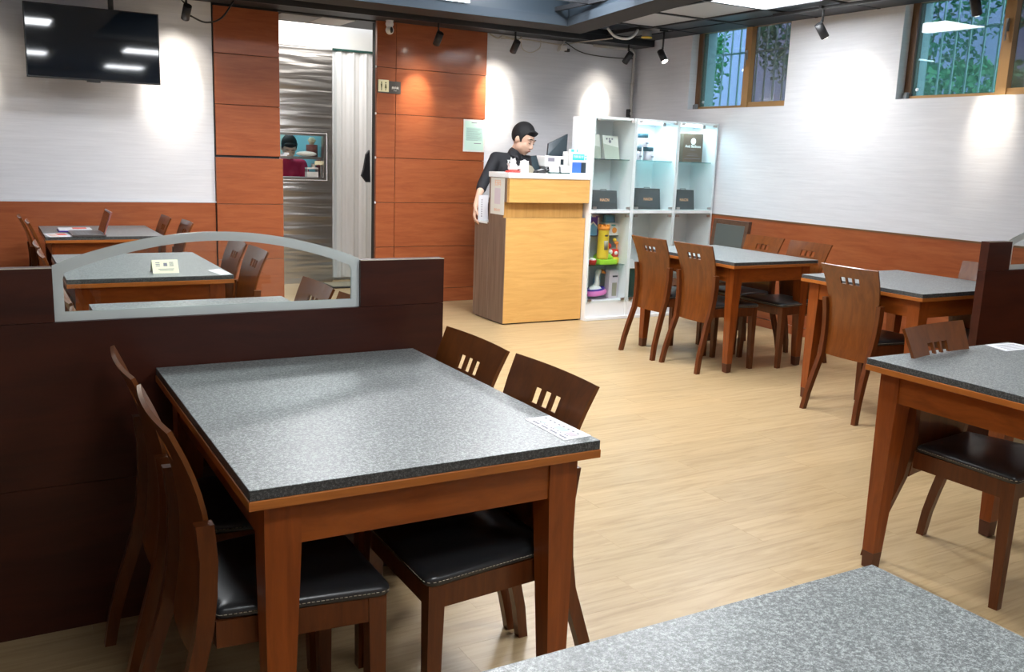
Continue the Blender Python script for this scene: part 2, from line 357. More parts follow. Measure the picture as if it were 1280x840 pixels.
def window(name, y0, y1, z0, z1, ym, extra=None):
    """frame in the recess; far sash between ym and y1 (clear teal), near sash screened"""
    w_ = struct(empty(name, (0, 0, 0)))
    x0, x1 = XR+DEP, XR+DEP+.07
    f = MB(); f.box(x0, x1, y1-.055, y1-.001, z0+.004, z1); f.build('frame_jamb', 'bronze_dark', w_)
    f = MB(); f.box(x0+.01, x1, y0+.001, y0+.03, z0+.004, z1); f.build('frame_jamb', 'bronze', w_)
    B('frame_sill', 'bronze', x0, x1, y0+.03, y1-.055, z0+.004, z0+.03, w_)
    B('frame_head', 'bronze', x0, x1, y0+.03, y1-.055, z1-.03, z1, w_)
    B('mullion', 'bronze', x0-.012, x1-.02, ym-.045, ym+.03, z0+.012, z1-.03, w_)
    B('sash_rail', 'bronze', x0+.004, x1-.03, y0+.03, ym-.045, z0+.03, z0+.055, w_)
    B('glass_pane', 'win_glass', x0+.02, x0+.026, ym+.03, y1-.055, z0+.03, z1-.03, w_)
    B('glass_pane', 'win_glass_dark', x0+.04, x0+.046, y0+.03, ym-.045, z0+.055, z1-.03, w_)
    MB().box(x0-.03, x0-.012, ym-.012, ym+.004, z0+.42, z0+.50).box(x0-.036, x0-.028, ym-.009, ym+.001, z0+.36, z0+.47).build('window_handle', 'plastic_grey', w_)
    MB().cyl((x0+.012, y1-.10, z0+.075), (x0+.02, y1-.10, z0+.075), .012).build('sucker_hook', 'white', w_)
    MB().box(x0-.03, x0, y1-.05, y1-.03, z0+.005, z0+.055).box(x0-.03, x0, y1-.028, y1-.01, z0+.005, z0+.05).build('latch', 'plastic_grey', w_)
    return w_
window('window_1', W1[0], W1[1], W1[2], W1[3], 6.36)
window('window_2', W2[0], W2[1], W2[2], W2[3], 3.93)

# ------------------------------------------------------------------ outside
def bars(y0, y1, label):
    t = thing('security_grille', label, 'grille', (6.32, y0, 1.7), 0, None)
    k = 0; y = y0+.05
    while y < y1:
        MB().box(-.006, .006, y-y0-.006, y-y0+.006, .0, 1.4).build('bar', 'bars', t); y += .115
    for z in (.12, .72): MB().box(-.004, .004, .0, y1-y0, z, z+.018).build('rail', 'bars', t)
    return t
bars(5.75, 7.3, 'pale upright security bars behind the far corner window')
bars(2.9, 5.0, 'pale upright security bars behind the near window at the right edge')
B('ground_outside', 'pave', 6.25, 14, -2, 16, 1.55, 1.7)['kind'] = 'structure'
struct(bpy.data.objects['ground_outside'])
fac = struct(B('wall_outside', 'lilac', 9.2, 9.4, 0, 16, 1.7, 6.0))
def shrub(x, y, z, rx, ry, rz, n, seed, label, mm='foliage', grp='shrubs outside the windows'):
    rnd = random.Random(seed); t = thing('shrub', label, 'shrub', (x, y, 1.7), 0, None)
    s_ = MB()
    for i in range(5): 
        a = rnd.uniform(0, 6.28); s_.tube([(0, 0, 0), (math.cos(a)*rx*.3, math.sin(a)*ry*.3, z*.5), (math.cos(a)*rx*.6, math.sin(a)*ry*.6, z)], [.02, .014, .006], 5)
    s_.build('stem', 'cable_dark', t)
    b_ = bmesh.new()
    for i in range(n):
        a, e, rr = rnd.uniform(0, 2*PI), math.asin(rnd.uniform(-1, 1)), rnd.uniform(.35, 1)**.5
        c = Vector((rx*rr*math.cos(a)*math.cos(e), ry*rr*math.sin(a)*math.cos(e), z+rz*rr*math.sin(e)))
        if c.z < 0.02: c.z = .02
        d = Vector((rnd.uniform(-1, 1), rnd.uniform(-1, 1), rnd.uniform(-.6, 1))).normalized()*rnd.uniform(.05, .10); q = d.cross(Vector((rnd.uniform(-1, 1), rnd.uniform(-1, 1), rnd.uniform(-1, 1)))).normalized()*.022
        b_.faces.new([b_.verts.new(p) for p in (c-d*.5, c+q, c+d*.5, c-q)])
    me = bpy.data.meshes.new('leaves'); b_.to_mesh(me); b_.free(); me.materials.append(M[mm]); o = bpy.data.objects.new('leaves', me); COL.objects.link(o); o.parent = t; o['kind'] = 'stuff'
    return t
shrub(7.3, 9.0, .9, .55, .75, .8, 2600, 1, 'leafy green shrub outside, seen in the left pane of the corner window')
shrub(8.45, 8.1, 1.5, .5, .8, .9, 2600, 2, 'darker green shrub outside, seen in the right pane of the corner window', 'foliage2')
shrub(8.3, 6.35, 1.35, .6, .8, .8, 1900, 3, 'dark leafy shrub outside, in the left half of the near window', 'foliage2')
shrub(7.1, 4.9, .35, .4, .9, .25, 1800, 4, 'low bright green plants outside along the foot of the near window')
shrub(8.3, 4.75, 1.45, .6, .75, .7, 2000, 5, 'dark leafy shrub outside, behind the mullion of the near window', 'foliage2')

# ------------------------------------------------------------------ ceiling
ce = sroot('ceiling')
B('ceiling_slab', 'ceil_black', 4.0, XR+.3, YF, YB+.1, 2.80, 2.9, ce)
B('ceiling_slab', 'ceil_black', XL, 4.0, 6.6, YB+.1, 2.80, 2.9, ce)
B('coffer_ceiling', 'coffer', 1.2, 4.6, 2.9, 7.1, 2.95, 3.0, ce)
B('front_soffit', 'tile_grey', XL, 3.58, YF, 2.9, ZC, ZC+.05, ce); B('side_soffit', 'tile_grey', XL, 1.2, 2.9, 6.68, ZC, ZC+.05, ce); B('coffer_side', 'coffer', 1.15, 1.2, 2.9, 6.7, ZC+.05, 2.95, ce); B('coffer_side', 'coffer', 1.2, 4.0, 2.85, 2.9, ZC+.05, 2.95, ce)
B('back_bulkhead', 'ceil_black', XL, XR, 7.60, YB-.001, 2.51, 2.62, ce)
B('right_bulkhead', 'ceil_black', 5.60, XR-.001, YF, 7.6, 2.572, 2.62, ce)
# coffer beam: back run and right run (slightly skewed, as in the room)
MB().prism([(XL, 6.68), (4.27, 6.68), (4.60, 7.00), (XL, 7.00)], 'z', 2.462, 2.464).build('beam_underside', 'beam_under', ce)
MB().prism([(XL, 6.672), (4.274, 6.672), (4.27, 6.68), (XL, 6.68)], 'z', 2.462, 2.53).build('beam_fascia', 'beam_side', ce)
MB().prism([(XL, 6.70), (4.28, 6.70), (4.58, 6.99), (XL, 6.99)], 'z', 2.465, 2.95).build('beam_core', 'coffer', ce)
sk = (4.27-3.05)/(6.68-YF) ; xr = lambda y, x0: x0-.178*(6.68-y)
YN = 1.0
MB().prism([(4.27, 6.68), (4.60, 7.0), (xr(YN, 4.55), YN), (xr(YN, 4.27), YN)], 'z', 2.459, 2.461).build('beam_underside', 'beam_under', ce)
MB().prism([(4.262, 6.68), (4.27, 6.68), (xr(YN, 4.27), YN), (xr(YN, 4.262), YN)], 'z', 2.459, 2.53).build('beam_fascia', 'beam_side', ce)
MB().prism([(4.285, 6.7), (4.59, 6.99), (xr(YN, 4.54), YN), (xr(YN, 4.285), YN)], 'z', 2.4645, 2.95).build('beam_core', 'coffer', ce)
gx = [3.58, 4.16, 4.74, 5.32, 5.885]; gy = [-.9, -.3, .3, .9, 1.5, 2.1, 2.7, 3.3, 3.9, 4.4, 4.92, 5.52, 6.22, 6.9, 7.6]
g = MB()
for x in gx[1:-1]: g.box(x-.012, x+.012, YF, 7.6, ZC-.012, ZC+.02)
for y in gy: g.box(3.6, XR-.002, y-.012, y+.012, ZC-.0115, ZC+.0195)
g.build('ceiling_grid', 'ceil_black', ce)
def tile(x0, x1, y0, y1, m_): B('tile', m_, x0+.013, x1-.013, y0+.013, y1-.013, ZC, ZC+.012, ce)
for i in range(len(gx)-1):
    for j in range(len(gy)-1):
        x0, x1, y0, y1 = gx[i], gx[i+1], gy[j], gy[j+1]
        if (x0, y0) == (4.74, 4.92): continue
        if x0 < 4.1 and y0 > 1.0: continue
        if x0 == 4.16:
            if y1 < 4.5: tile(x0, x1, y0, y1, 'tile_white')
            continue
        if x0 == 4.74: 
            if y0 == 6.9: continue
            tile(x0, x1, y0, y1, 'tile_white')
        else:
            if y0 == 6.22 or y0 == 5.52: tile(x0, x1, y0, y1, 'tile_grey' if 0 else 'coffer')
            elif y0 == 6.9: tile(x0, x1, y0, y1, 'tile_grey')
            else: tile(x0, x1, y0, y1, 'coffer' if j % 3 else 'tile_white')
for i, (x0, x1, mm) in enumerate([(-1.8, -1.2, 'tile_grey'), (-1.2, -.6, 'tile_grey'), (-.6, 0, 'tile_white'), (0, .6, 'tile_grey'), (.6, 1.2, 'tile_grey'), (1.2, 1.8, 'tile_grey'), (1.8, 2.4, 'tile_grey'), (2.4, 2.98, 'tile_white'), (3.0, 3.55, 'tile_grey'), (3.6, 4.1, 'tile_white'), (4.14, 4.7, 'tile_white')]):
    tile(x0, x1, 7.02, 7.58, mm)
for x0, x1, mm in [(2.25, 2.6, 'tile_grey'), (2.6, 2.9, 'tile_white')]:
    B('tile', mm, x0, x1-.01, 7.95, 8.35, 2.494, 2.4995, ce)
# light panels
lights = [(4.745, 5.345, 4.92, 5.52, ZC-.012, 'square ceiling light panel above the table by the corner window', 'x')]
def light_panel(x0, x1, y0, y1, z, label):
    t = thing('ceiling_light', label, 'ceiling light', ((x0+x1)/2, (y0+y1)/2, z))
    a, b = (x1-x0)/2, (y1-y0)/2
    ring(MB(), -a+.018, a-.018, -b+.018, b-.018, -a, a, -b, b, 0, .03)
    f = MB(); f.box(-a, a, -b, -b+.018, -.004, .02); f.box(-a, a, b-.018, b, -.004, .02); f.box(-a, -a+.018, -b+.018, b-.018, -.004, .02); f.box(a-.018, a, -b+.018, b-.018, -.004, .02)
    f.build('frame', 'white', t)
    MB().box(-a+.018, a-.018, -b+.018, b-.018, 0, .01).build('diffuser', 'light_coffer' if z > 2.7 else 'light', t)
    return t
light_panel(4.745, 5.335, 4.925, 5.52, ZC-.004, 'square ceiling light panel near the corner window, at the top edge right of centre')
for x, y, z, lb in [                    (3.6, 5.9, 2.93, 'ceiling light panel in the dark coffer above the counter'),
                    (2.0, 1.55, ZC-.004, 'square ceiling light panel over the aisle, outside the frame'),
                    (2.1, -1.5, ZC-.004, 'square ceiling light panel behind the photographer, right'),
                    (.42, 4.0, ZC-.004, 'square ceiling light panel over the table with the tent card, outside the frame'),
                    (.60, .05, ZC-.004, 'square ceiling light panel over the nearest table, outside the frame'),
                    (1.9, 5.9, 2.93, 'added unseen light panel in the dark coffer over the passage side'),  # extra panel, added to brighten the back of the room
                    (3.6, 4.3, 2.93, 'added unseen light panel in the dark coffer over the aisle, nearer the windows'),  # also put in only for more light towards the back
                    (2.4, 4.2, 2.93, 'square ceiling light panel in the coffer over the middle of the room')]:
    light_panel(x-.3, x+.3, y-.3, y+.3, z, lb)

t = thing('strip_light', 'short white strip light on the inner side of the dark ceiling beam', 'strip light', (3.22, 6.655, 2.545))
MB().box(-.13, .13, -.004, .016, -.004, .012).build('housing', 'white', t); MB().box(-.12, .12, -.007, -.004, -.003, .011).build('diffuser', 'cab_lamp', t)

# ------------------------------------------------------------------ track spots
def spot(x, y, z, aim, label, power=1.0, top=2.51, ang=44, warm=(1, .90, .76)):
    t = thing('track_spotlight', label, 'spotlight', (x, y, z))
    d = (Vector(aim)-Vector((x, y, z))).normalized()
    MB().cyl(d*-.055, d*.06, .031, n=20).build('housing', 'black', t)
    MB().cyl(d*.0605, d*.062, .026, n=20).build('lens', 'lens', t)
    s_ = MB(); s_.cyl(tuple(d*-.03), (0, 0, .09), .007); s_.cyl((0, 0, .06), (0, 0, top-z), .008); s_.box(-.04, .04, -.012, .012, top-z-.02, top-z); s_.build('stem', 'black', t)
    L = bpy.data.lights.new('spot_lamp', 'SPOT'); L.energy = SPOT_W*power; L.spot_size = math.radians(ang); L.spot_blend = .95; L.shadow_soft_size = .02; L.color = warm
    o = bpy.data.objects.new('spot_lamp', L); COL.objects.link(o); o.location = Vector((x, y, z))+d*.07; o.rotation_euler = d.to_track_quat('-Z', 'Y').to_euler()
    L2 = L.copy(); L2.energy = SPOT_W*power*.15; L2.spot_size = math.radians(95); L2.spot_blend = 1   # reflector spill around the beam
    o2 = bpy.data.objects.new('spot_spill', L2); COL.objects.link(o2); o2.location = o.location; o2.rotation_euler = o.rotation_euler
    return t
spot(1.402, 7.5, 2.365, (1.36, 7.9, 1.90), 'black track spotlight right of the television', 1.6, ang=50)
spot(-.1, 7.5, 2.365, (-.06, 7.9, 1.88), 'black track spotlight left of the television, outside the frame', .9)
spot(3.48, 7.5, 2.364, (3.44, 7.9, 1.85), 'black track spotlight in front of the wooden panel wall', .9)
spot(4.242, 7.5, 2.364, (4.24, 7.9, 1.93), 'black track spotlight above the man in the black shirt', 1.5, ang=52)
spot(5.501, 7.5, 2.37, (5.42, 7.9, 1.92), 'black track spotlight left of the far corner, above the cabinets', 1.0)
spot(5.5, 6.97, 2.347, (5.62, 6.2, 1.2), 'black track spotlight with lit lens facing the room, beside the corner window', .5, ZC)
spot(5.5, 5.098, 2.397, (5.89, 5.04, 1.92), 'black track spotlight between the two windows', 1.25, ZC-.01, ang=34)
spot(5.5, 3.858, 2.43, (5.89, 3.90, 1.75), 'black track spotlight at the top right edge in front of the near window', 1.0, ZC-.01, ang=34)
tr = tag(MB().box(XL, XR-.1, 7.485, 7.515, 2.49, 2.51).build('lighting_track', 'black'), 'long black lighting track under the ceiling along the back wall', 'track')
tr = tag(MB().box(5.485, 5.515, 3.0, 5.6, ZC-.035, ZC-.013).build('lighting_track', 'black'), 'short black lighting track along the window wall ceiling', 'track')

# ------------------------------------------------------------------ ceiling cables, conduit, wall devices
def cable(name, pts, r, m_, label, cat='cable', group=None):
    # smooth through points
    P = [Vector(p) for p in pts]; out = []
    for i in range(len(P)-1):
        p0, p1, p2, p3 = P[max(i-1, 0)], P[i], P[i+1], P[min(i+2, len(P)-1)]
        for k in range(6):
            t = k/6; out.append(.5*((2*p1)+(-p0+p2)*t+(2*p0-5*p1+4*p2-p3)*t*t+(-p0+3*p1-3*p2+p3)*t**3))
    out.append(P[-1]); return tag(MB().tube(out, r, 6).build(name, m_), label, cat, group)
cable('cable', [(4.17, 7.86, 2.50), (4.22, 7.80, 2.46), (4.30, 7.84, 2.49), (4.42, 7.80, 2.46), (4.5, 7.84, 2.50)], .007, 'cable', 'bunch of beige cable at the top right corner of the panel wall')
cable('cable', [(4.28, 7.84, 2.47), (4.6, 7.84, 2.48), (4.95, 7.86, 2.47), (5.1, 7.8, 2.50), (4.95, 7.0, 2.455)], .006, 'cable', 'beige cable running up from the white back wall to the dark beam')
cable('cable', [(4.50, 7.86, 2.50), (4.53, 7.87, 2.40), (4.62, 7.87, 2.37), (4.72, 7.87, 2.42), (4.73, 7.87, 2.50)], .004, 'cable', 'thin looping cable hanging right of the second spotlight')
cable('cable', [(5.0, 7.86, 2.50), (5.2, 7.86, 2.42), (5.5, 7.86, 2.40), (5.86, 7.86, 2.41)], .005, 'cable_dark', 'dark sagging cable above the cabinets in the far corner')
cable('cable', [(5.0, 7.15, 2.56), (5.05, 7.10, 2.49), (5.15, 7.05, 2.475), (5.25, 7.08, 2.52), (5.3, 7.1, 2.57)], .013, 'cup_white', 'bundle of white cables sagging from the open ceiling cell')
jb = thing('junction_box', 'small white junction box with loose wires on the back wall top', 'box', (4.98, 7.86, 2.44))
MB().box(-.035, .035, -.02, .035, -.02, .02).build('body', 'cup_white', jb); MB().tube([(-.03, 0, .0), (-.06, 0, -.03), (.03, 0, .09)], .01, 6).build('strap', 'cup_white', jb); MB().box(.03, .07, -.015, .02, -.03, 0).build('plug', 'cable_dark', jb)
cd_ = thing('conduit', 'grey steel conduit bending down the far corner above the cabinets', 'pipe', (5.84, 7.86, 1.75))
MB().tube([(0, 0, 0)]+[(0, 0, .25), (0, 0, .70)]+[tuple(p) for p in crv((0, 0, .70), (0, 0, .745), (-.05, 0, .75), 5)][1:]+[(-.5, 0, .75)], .016, 8).build('pipe', 'conduit', cd_)
MB().cyl((0, 0, .10), (0, 0, .13), .021, n=10).cyl((0, 0, .40), (0, 0, .42), .021, n=10).build('coupling', 'conduit', cd_)
MB().box(-.035, -.012, -.012, .03, .08, .16).build('connector', 'black', cd_)
sm = thing('smoke_detector', 'small brass-rimmed detector on the ceiling beside the lit spotlight', 'detector', (5.42, 7.12, 2.515))
MB().cyl((0, 0, 0), (0, 0, .06), .045).build('body', 'plastic_grey', sm); MB().cyl((0, 0, -.004), (0, 0, .006), .05).build('rim', 'yellow', sm)
sc = thing('security_camera', 'white dome security camera with dark lens above the panel wall', 'camera', (3.151, 7.80, 2.51))
MB().cyl((0, 0, -.006), (0, 0, 0), .035).build('base', 'white', sc); MB().sphere((0, 0, -.03), .036).build('neck', 'white', sc)
MB().sphere((0, -.005, -.082), .037).build('head', 'white', sc); MB().sphere((.004, -.03, -.082), .02, .8, .9, 1.3).build('camera_lens', 'black', sc)
cable('cable', [(1.34, 7.5, 2.56), (1.36, 7.49, 2.46), (1.40, 7.5, 2.42)], .006, 'black', 'short black flex above the spotlight by the television')
cable('cable', [(1.43, 7.5, 2.34), (1.55, 7.55, 2.31), (1.68, 7.6, 2.36), (1.78, 7.62, 2.50)], .007, 'black', 'black cable looping from the spotlight to the wooden pillar')
# restroom sign
sg = thing('restroom_sign', 'dark restroom sign plate with cream pictogram square on panel wall', 'sign', (3.185, YB-.0185, 1.957))
MB().box(-.11, .11, -.006, 0, -.055, .05).build('plate', 'plate', sg)
sq = MB().box(-.104, -.006, -.010, -.006, -.045, .058).build('pictogram_square', 'sign_cream', sg)
f = MB()
for cx_, sk_ in ((-.075, 0), (-.035, 1)):
    f.cyl((cx_, -.0103, .034), (cx_, -.0115, .034), .0065, n=10)
    if sk_: f.prism([(cx_-.010, -.014), (cx_+.010, -.014), (cx_+.004, .024), (cx_-.004, .024)], 'y', -.0115, -.0103)
    else: f.prism([(cx_-.004, -.012), (cx_+.004, -.012), (cx_+.008, .024), (cx_-.008, .024)], 'y', -.0115, -.0103)
    f.box(cx_-.0035, cx_-.0008, -.0115, -.0103, -.034, -.012); f.box(cx_+.0008, cx_+.0035, -.0115, -.0103, -.034, -.012)
f.build('figures', 'olive', sq)
text('lettering', '洗手间', .022, 'ink_white', sg, (.056, -.0068, -.008), FRONT, bold=.0006); text('lettering', 'TOILET', .010, 'ink_white', sg, (.056, -.0068, -.030), FRONT)
# licence
lc = thing('licence', 'pale green printed licence in a clear sleeve on panel wall', 'notice', (4.045, YB-.0185, 1.568))
MB().box(-.112, .112, -.003, 0, -.148, .148).build('sleeve', 'pouch', lc); MB().box(-.10, .10, -.0045, -.003, -.135, .135).build('sheet', 'mint', lc)
MB().box(-.085, .085, -.0052, -.0045, -.045, .075).build('form_field', 'mint2', lc)
f = MB(); 
for i in range(9): f.box(-.08, .08-.02*(i % 3), -.0060, -.0053, .062-.013*i, .064-.013*i)
f.box(-.03, .03, -.0060, -.0046, .115, .122); f.box(.0, .075, -.006, -.0046, -.073, -.067); f.build('print_lines', 'ink_grey', lc)
# hanging cloth behind the panel wall edge
tag(MB().prism([(3.165, 1.10), (3.115, 1.16), (3.135, 1.22), (3.16, 1.36), (3.19, 1.40), (3.2, 1.10)], 'y', 8.36, 8.40).build('black_cloth', 'shirt'), 'black cloth hanging behind the left edge of the panel wall', 'cloth')
# curtain in the recess
cu = MB(); n_ = 64
bmc = cu.bm; rows = []
for i in range(n_+1):
    x = 3.19+(4.0-3.19)*i/n_; y = 9.55+.014*math.sin(i*.55)+.006*math.sin(i*1.7)
    rows.append([bmc.verts.new(p) for p in ((x, y, .03), (x, y, 2.40), (x, y+.004, 2.40), (x, y+.004, .03))])
for a, b in zip(rows, rows[1:]):
    for k in range(4): f = bmc.faces.new((a[k], b[k], b[(k+1) % 4], a[(k+1) % 4])); f.smooth = (k % 2 == 0)
bmc.faces.new(rows[0]); bmc.faces.new(rows[-1][::-1])
cr = thing('curtain', 'white pleated plastic curtain closing the passage right of the steel wall', 'curtain', (0, 0, 0))
cs_ = cu.build('curtain_sheet', 'curtain', cr); cs_.data.set_sharp_from_angle(angle=math.radians(50))
MB().box(3.18, 4.0, 9.52, 9.58, 2.40, 2.42).build('curtain_rail', 'dark_teal', cr)
B('lintel_light_block', 'white_paint', 3.18, 4.0, 9.60, 9.66, 0, 2.95, ks)  # white above the curtain; carried down unseen to block outside light below it
dm = thing('doormat', 'dark doormat on the floor before the white curtain', 'doormat', (3.25, 9.15, 0)); MB().box(-.25, .3, -.2, .2, 0, .012, .004).build('pile', 'black_soft', dm); MB().box(-.2, .25, -.15, .15, .012, .016).build('weave', 'taupe', dm)

# ------------------------------------------------------------------ television
tv = thing('television', 'large black flat television hung high on the white wall', 'television', (.758, 7.53, 2.075))
MB().box(-.447, .447, -.012, .03, -.255, .255, .004).build('casing', 'tv_frame', tv)
MB().box(-.438, .438, -.0135, -.012, -.243, .246).build('screen', 'tv', tv)
f = MB(); f.box(.11, .145, .03, .06, .0, .5); f.cyl((.13, .02, .2), (.13, .02, .50), .008); f.build('ceiling_pole', 'black', tv)
MB().box(-.15, .15, .03, .37, -.1, .1).build('wall_mount', 'black', tv)
MB().box(-.06, .03, -.010, .02, -.265, -.255).build('sensor_bar', 'tv_frame', tv)
text('maker_mark', 'TV', .014, 'ink_white', tv, (.02, -.0137, -.2495), FRONT) if 0 else None

# ------------------------------------------------------------------ partitions
def partition(name, label, x0, xg0, xg1, x1, y0, y1, zl=.905, zh=1.055, zp=1.148):
    t = thing(name, label, 'partition', (0, 0, 0))
    MB().box(x0+.004, x1-.004, y0+.004, y1-.004, 0, zl-.004).build('core', 'black_soft', t)
    MB().box(x0, x1, y0, y1, 0, .438).build('lower_panel', 'partition', t)
    MB().box(x0, x1, y0, y1, .4395, zl).build('middle_panel', 'partition', t)
    MB().box(x0, xg0, y0, y1, zl+.0015, zh).build('upper_panel', 'partition', t)
    MB().box(xg1, x1, y0, y1, zl+.0015, zh).build('upper_panel', 'partition', t)
    # painted highlight: pale line along the front top edges
    for a, b in ((x0, xg0), (xg1, x1)): MB().box(a, b, y0-.0006, y0+.0015, zh-.0016, zh+.0008).build('edge_highlight', 'cable', t)
    yc = y0+.012; N = 28; arc = []
    for i in range(N+1):
        s_ = i/N; x = xg0+(xg1-xg0)*s_; arc.append((x, zh+.004+(zp-zh-.004)*math.sin(PI*s_)**.85))
    outline = [(xg0+.001, zl+.001), (xg1-.001, zl+.001)]+[(min(max(p[0], xg0+.001), xg1-.001), p[1]) for p in arc[::-1]]
    pn = MB().prism(outline, 'y', yc, yc+.008).build('glass_pane', 'glass', t)
    bw = .026; cxm = (xg0+xg1)/2; zm = .98
    inner = []
    for (x, z) in outline:
        if z < zl+.01: nx = x+bw if x < cxm else x-bw; nz = zl+bw
        else:
            nx = min(max(x, xg0+bw), xg1-bw); nz = z-bw*(1+.35*abs((x-cxm)/(xg1-xg0)*2)**2)
        inner.append((nx, nz))
    bmz = MB(); n2 = len(outline)
    for yy in (yc-.0012, yc+.0092):
        O_ = [bmz.bm.verts.new((p[0], yy, p[1])) for p in outline]; I_ = [bmz.bm.verts.new((p[0], yy, p[1])) for p in inner]
        for i in range(n2):
            j = (i+1) % n2; bmz.bm.faces.new((O_[i], O_[j], I_[j], I_[i]))
    bmz.build('frosted_border', 'frost', t)
    return t
partition('partition', 'dark brown booth partition with arched glass behind the front left table', -1.9, .144, 1.02, 1.311, 2.745, 2.79)
partition('partition', 'dark brown booth partition with glass at the right edge by the wall', 4.43, 4.625, 5.60, 5.868, 2.86, 2.905)

# ------------------------------------------------------------------ tables
def table(label, x0, x1, y0, y1, label_group=None, zt=.76, proto=None):
    cx, cy = (x0+x1)/2, (y0+y1)/2; a, b = (x1-x0)/2, (y1-y0)/2
    t = thing('dining_table', label, 'table', (cx, cy, 0), 0, label_group)
    G = bmesh.new()
    # granite slab: ceiling reflection put into the lighter top colour, sides darker
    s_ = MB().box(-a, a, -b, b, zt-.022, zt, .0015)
    o = s_.build('granite_top', 'granite', t); o.data.materials.append(M['granite_shade_side'])
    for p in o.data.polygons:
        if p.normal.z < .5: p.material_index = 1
    G.free()
    MB().box(-a-.002, a+.002, -b-.002, b+.002, zt-.042, zt-.022, .002).build('wood_edging', 'lip', t)
    I = .036; lw = .074
    z1 = zt-.042; z0 = z1-.098
    for sx in (-1, 1):
        for sy in (-1, 1):
            xo, yo = sx*(a-I), sy*(b-I)
            def rect(w_, z, dx=0):
                xa, xb = sorted((xo-sx*dx, xo-sx*(w_+dx))); ya, yb = sorted((yo-sy*dx, yo-sy*(w_+dx)))
                return [(xa, ya, z), (xb, ya, z), (xb, yb, z), (xa, yb, z)]
            m_ = MB(); m_.hexa(rect(lw, z0), rect(lw, z1)); m_.hexa(rect(.046, .065, .004), rect(lw, z0))
            lg = m_.build('leg', 'table_leg', t)
            f_ = MB(); f_.hexa(rect(.041, .004, .006), rect(.0455, .0644, .0045)); f_.box(*sorted((xo-sx*.012, xo-sx*.038)), *sorted((yo-sy*.012, yo-sy*.038)), 0, .004); f_.build('foot', 'foot_dark', lg)
    for s2 in (-1, 1):
        MB().box(-a+I+lw, a-I-lw, *sorted((s2*(b-I-.006), s2*(b-I-.026))), z0, z1).build('apron', 'table_wood', t)
        MB().box(*sorted((s2*(a-I-.006), s2*(a-I-.026))), -b+I+lw, b-I-lw, z0, z1).build('apron', 'table_wood', t)
    return t
table('granite-topped wooden table in the left foreground, in front of the partition', .397, 1.200, 1.656, 2.738)
table('granite-topped table corner in the bottom right foreground, only its top in view', .405, 1.229, -.25, .921)
table('granite-topped wooden table cut by the right edge, white sheet on it', 2.604, 3.404, .95, 2.069)
table('granite-topped wooden table beside the right partition post, one chair at its left', 4.26, 5.13, 3.08, 3.918)
table('granite-topped wooden table with four chairs in front of the white cabinets', 4.257, 5.035, 4.494, 5.55)
table('granite-topped table directly behind the arched glass partition, far edge in view', .33, 1.098, 2.80, 3.935)
table('granite-topped table with the cream tent card, behind the arched glass', .303, 1.061, 4.66, 5.72)
table('granite-topped table with the laptop against the left wainscot', .330, 1.070, 6.765, 7.65)

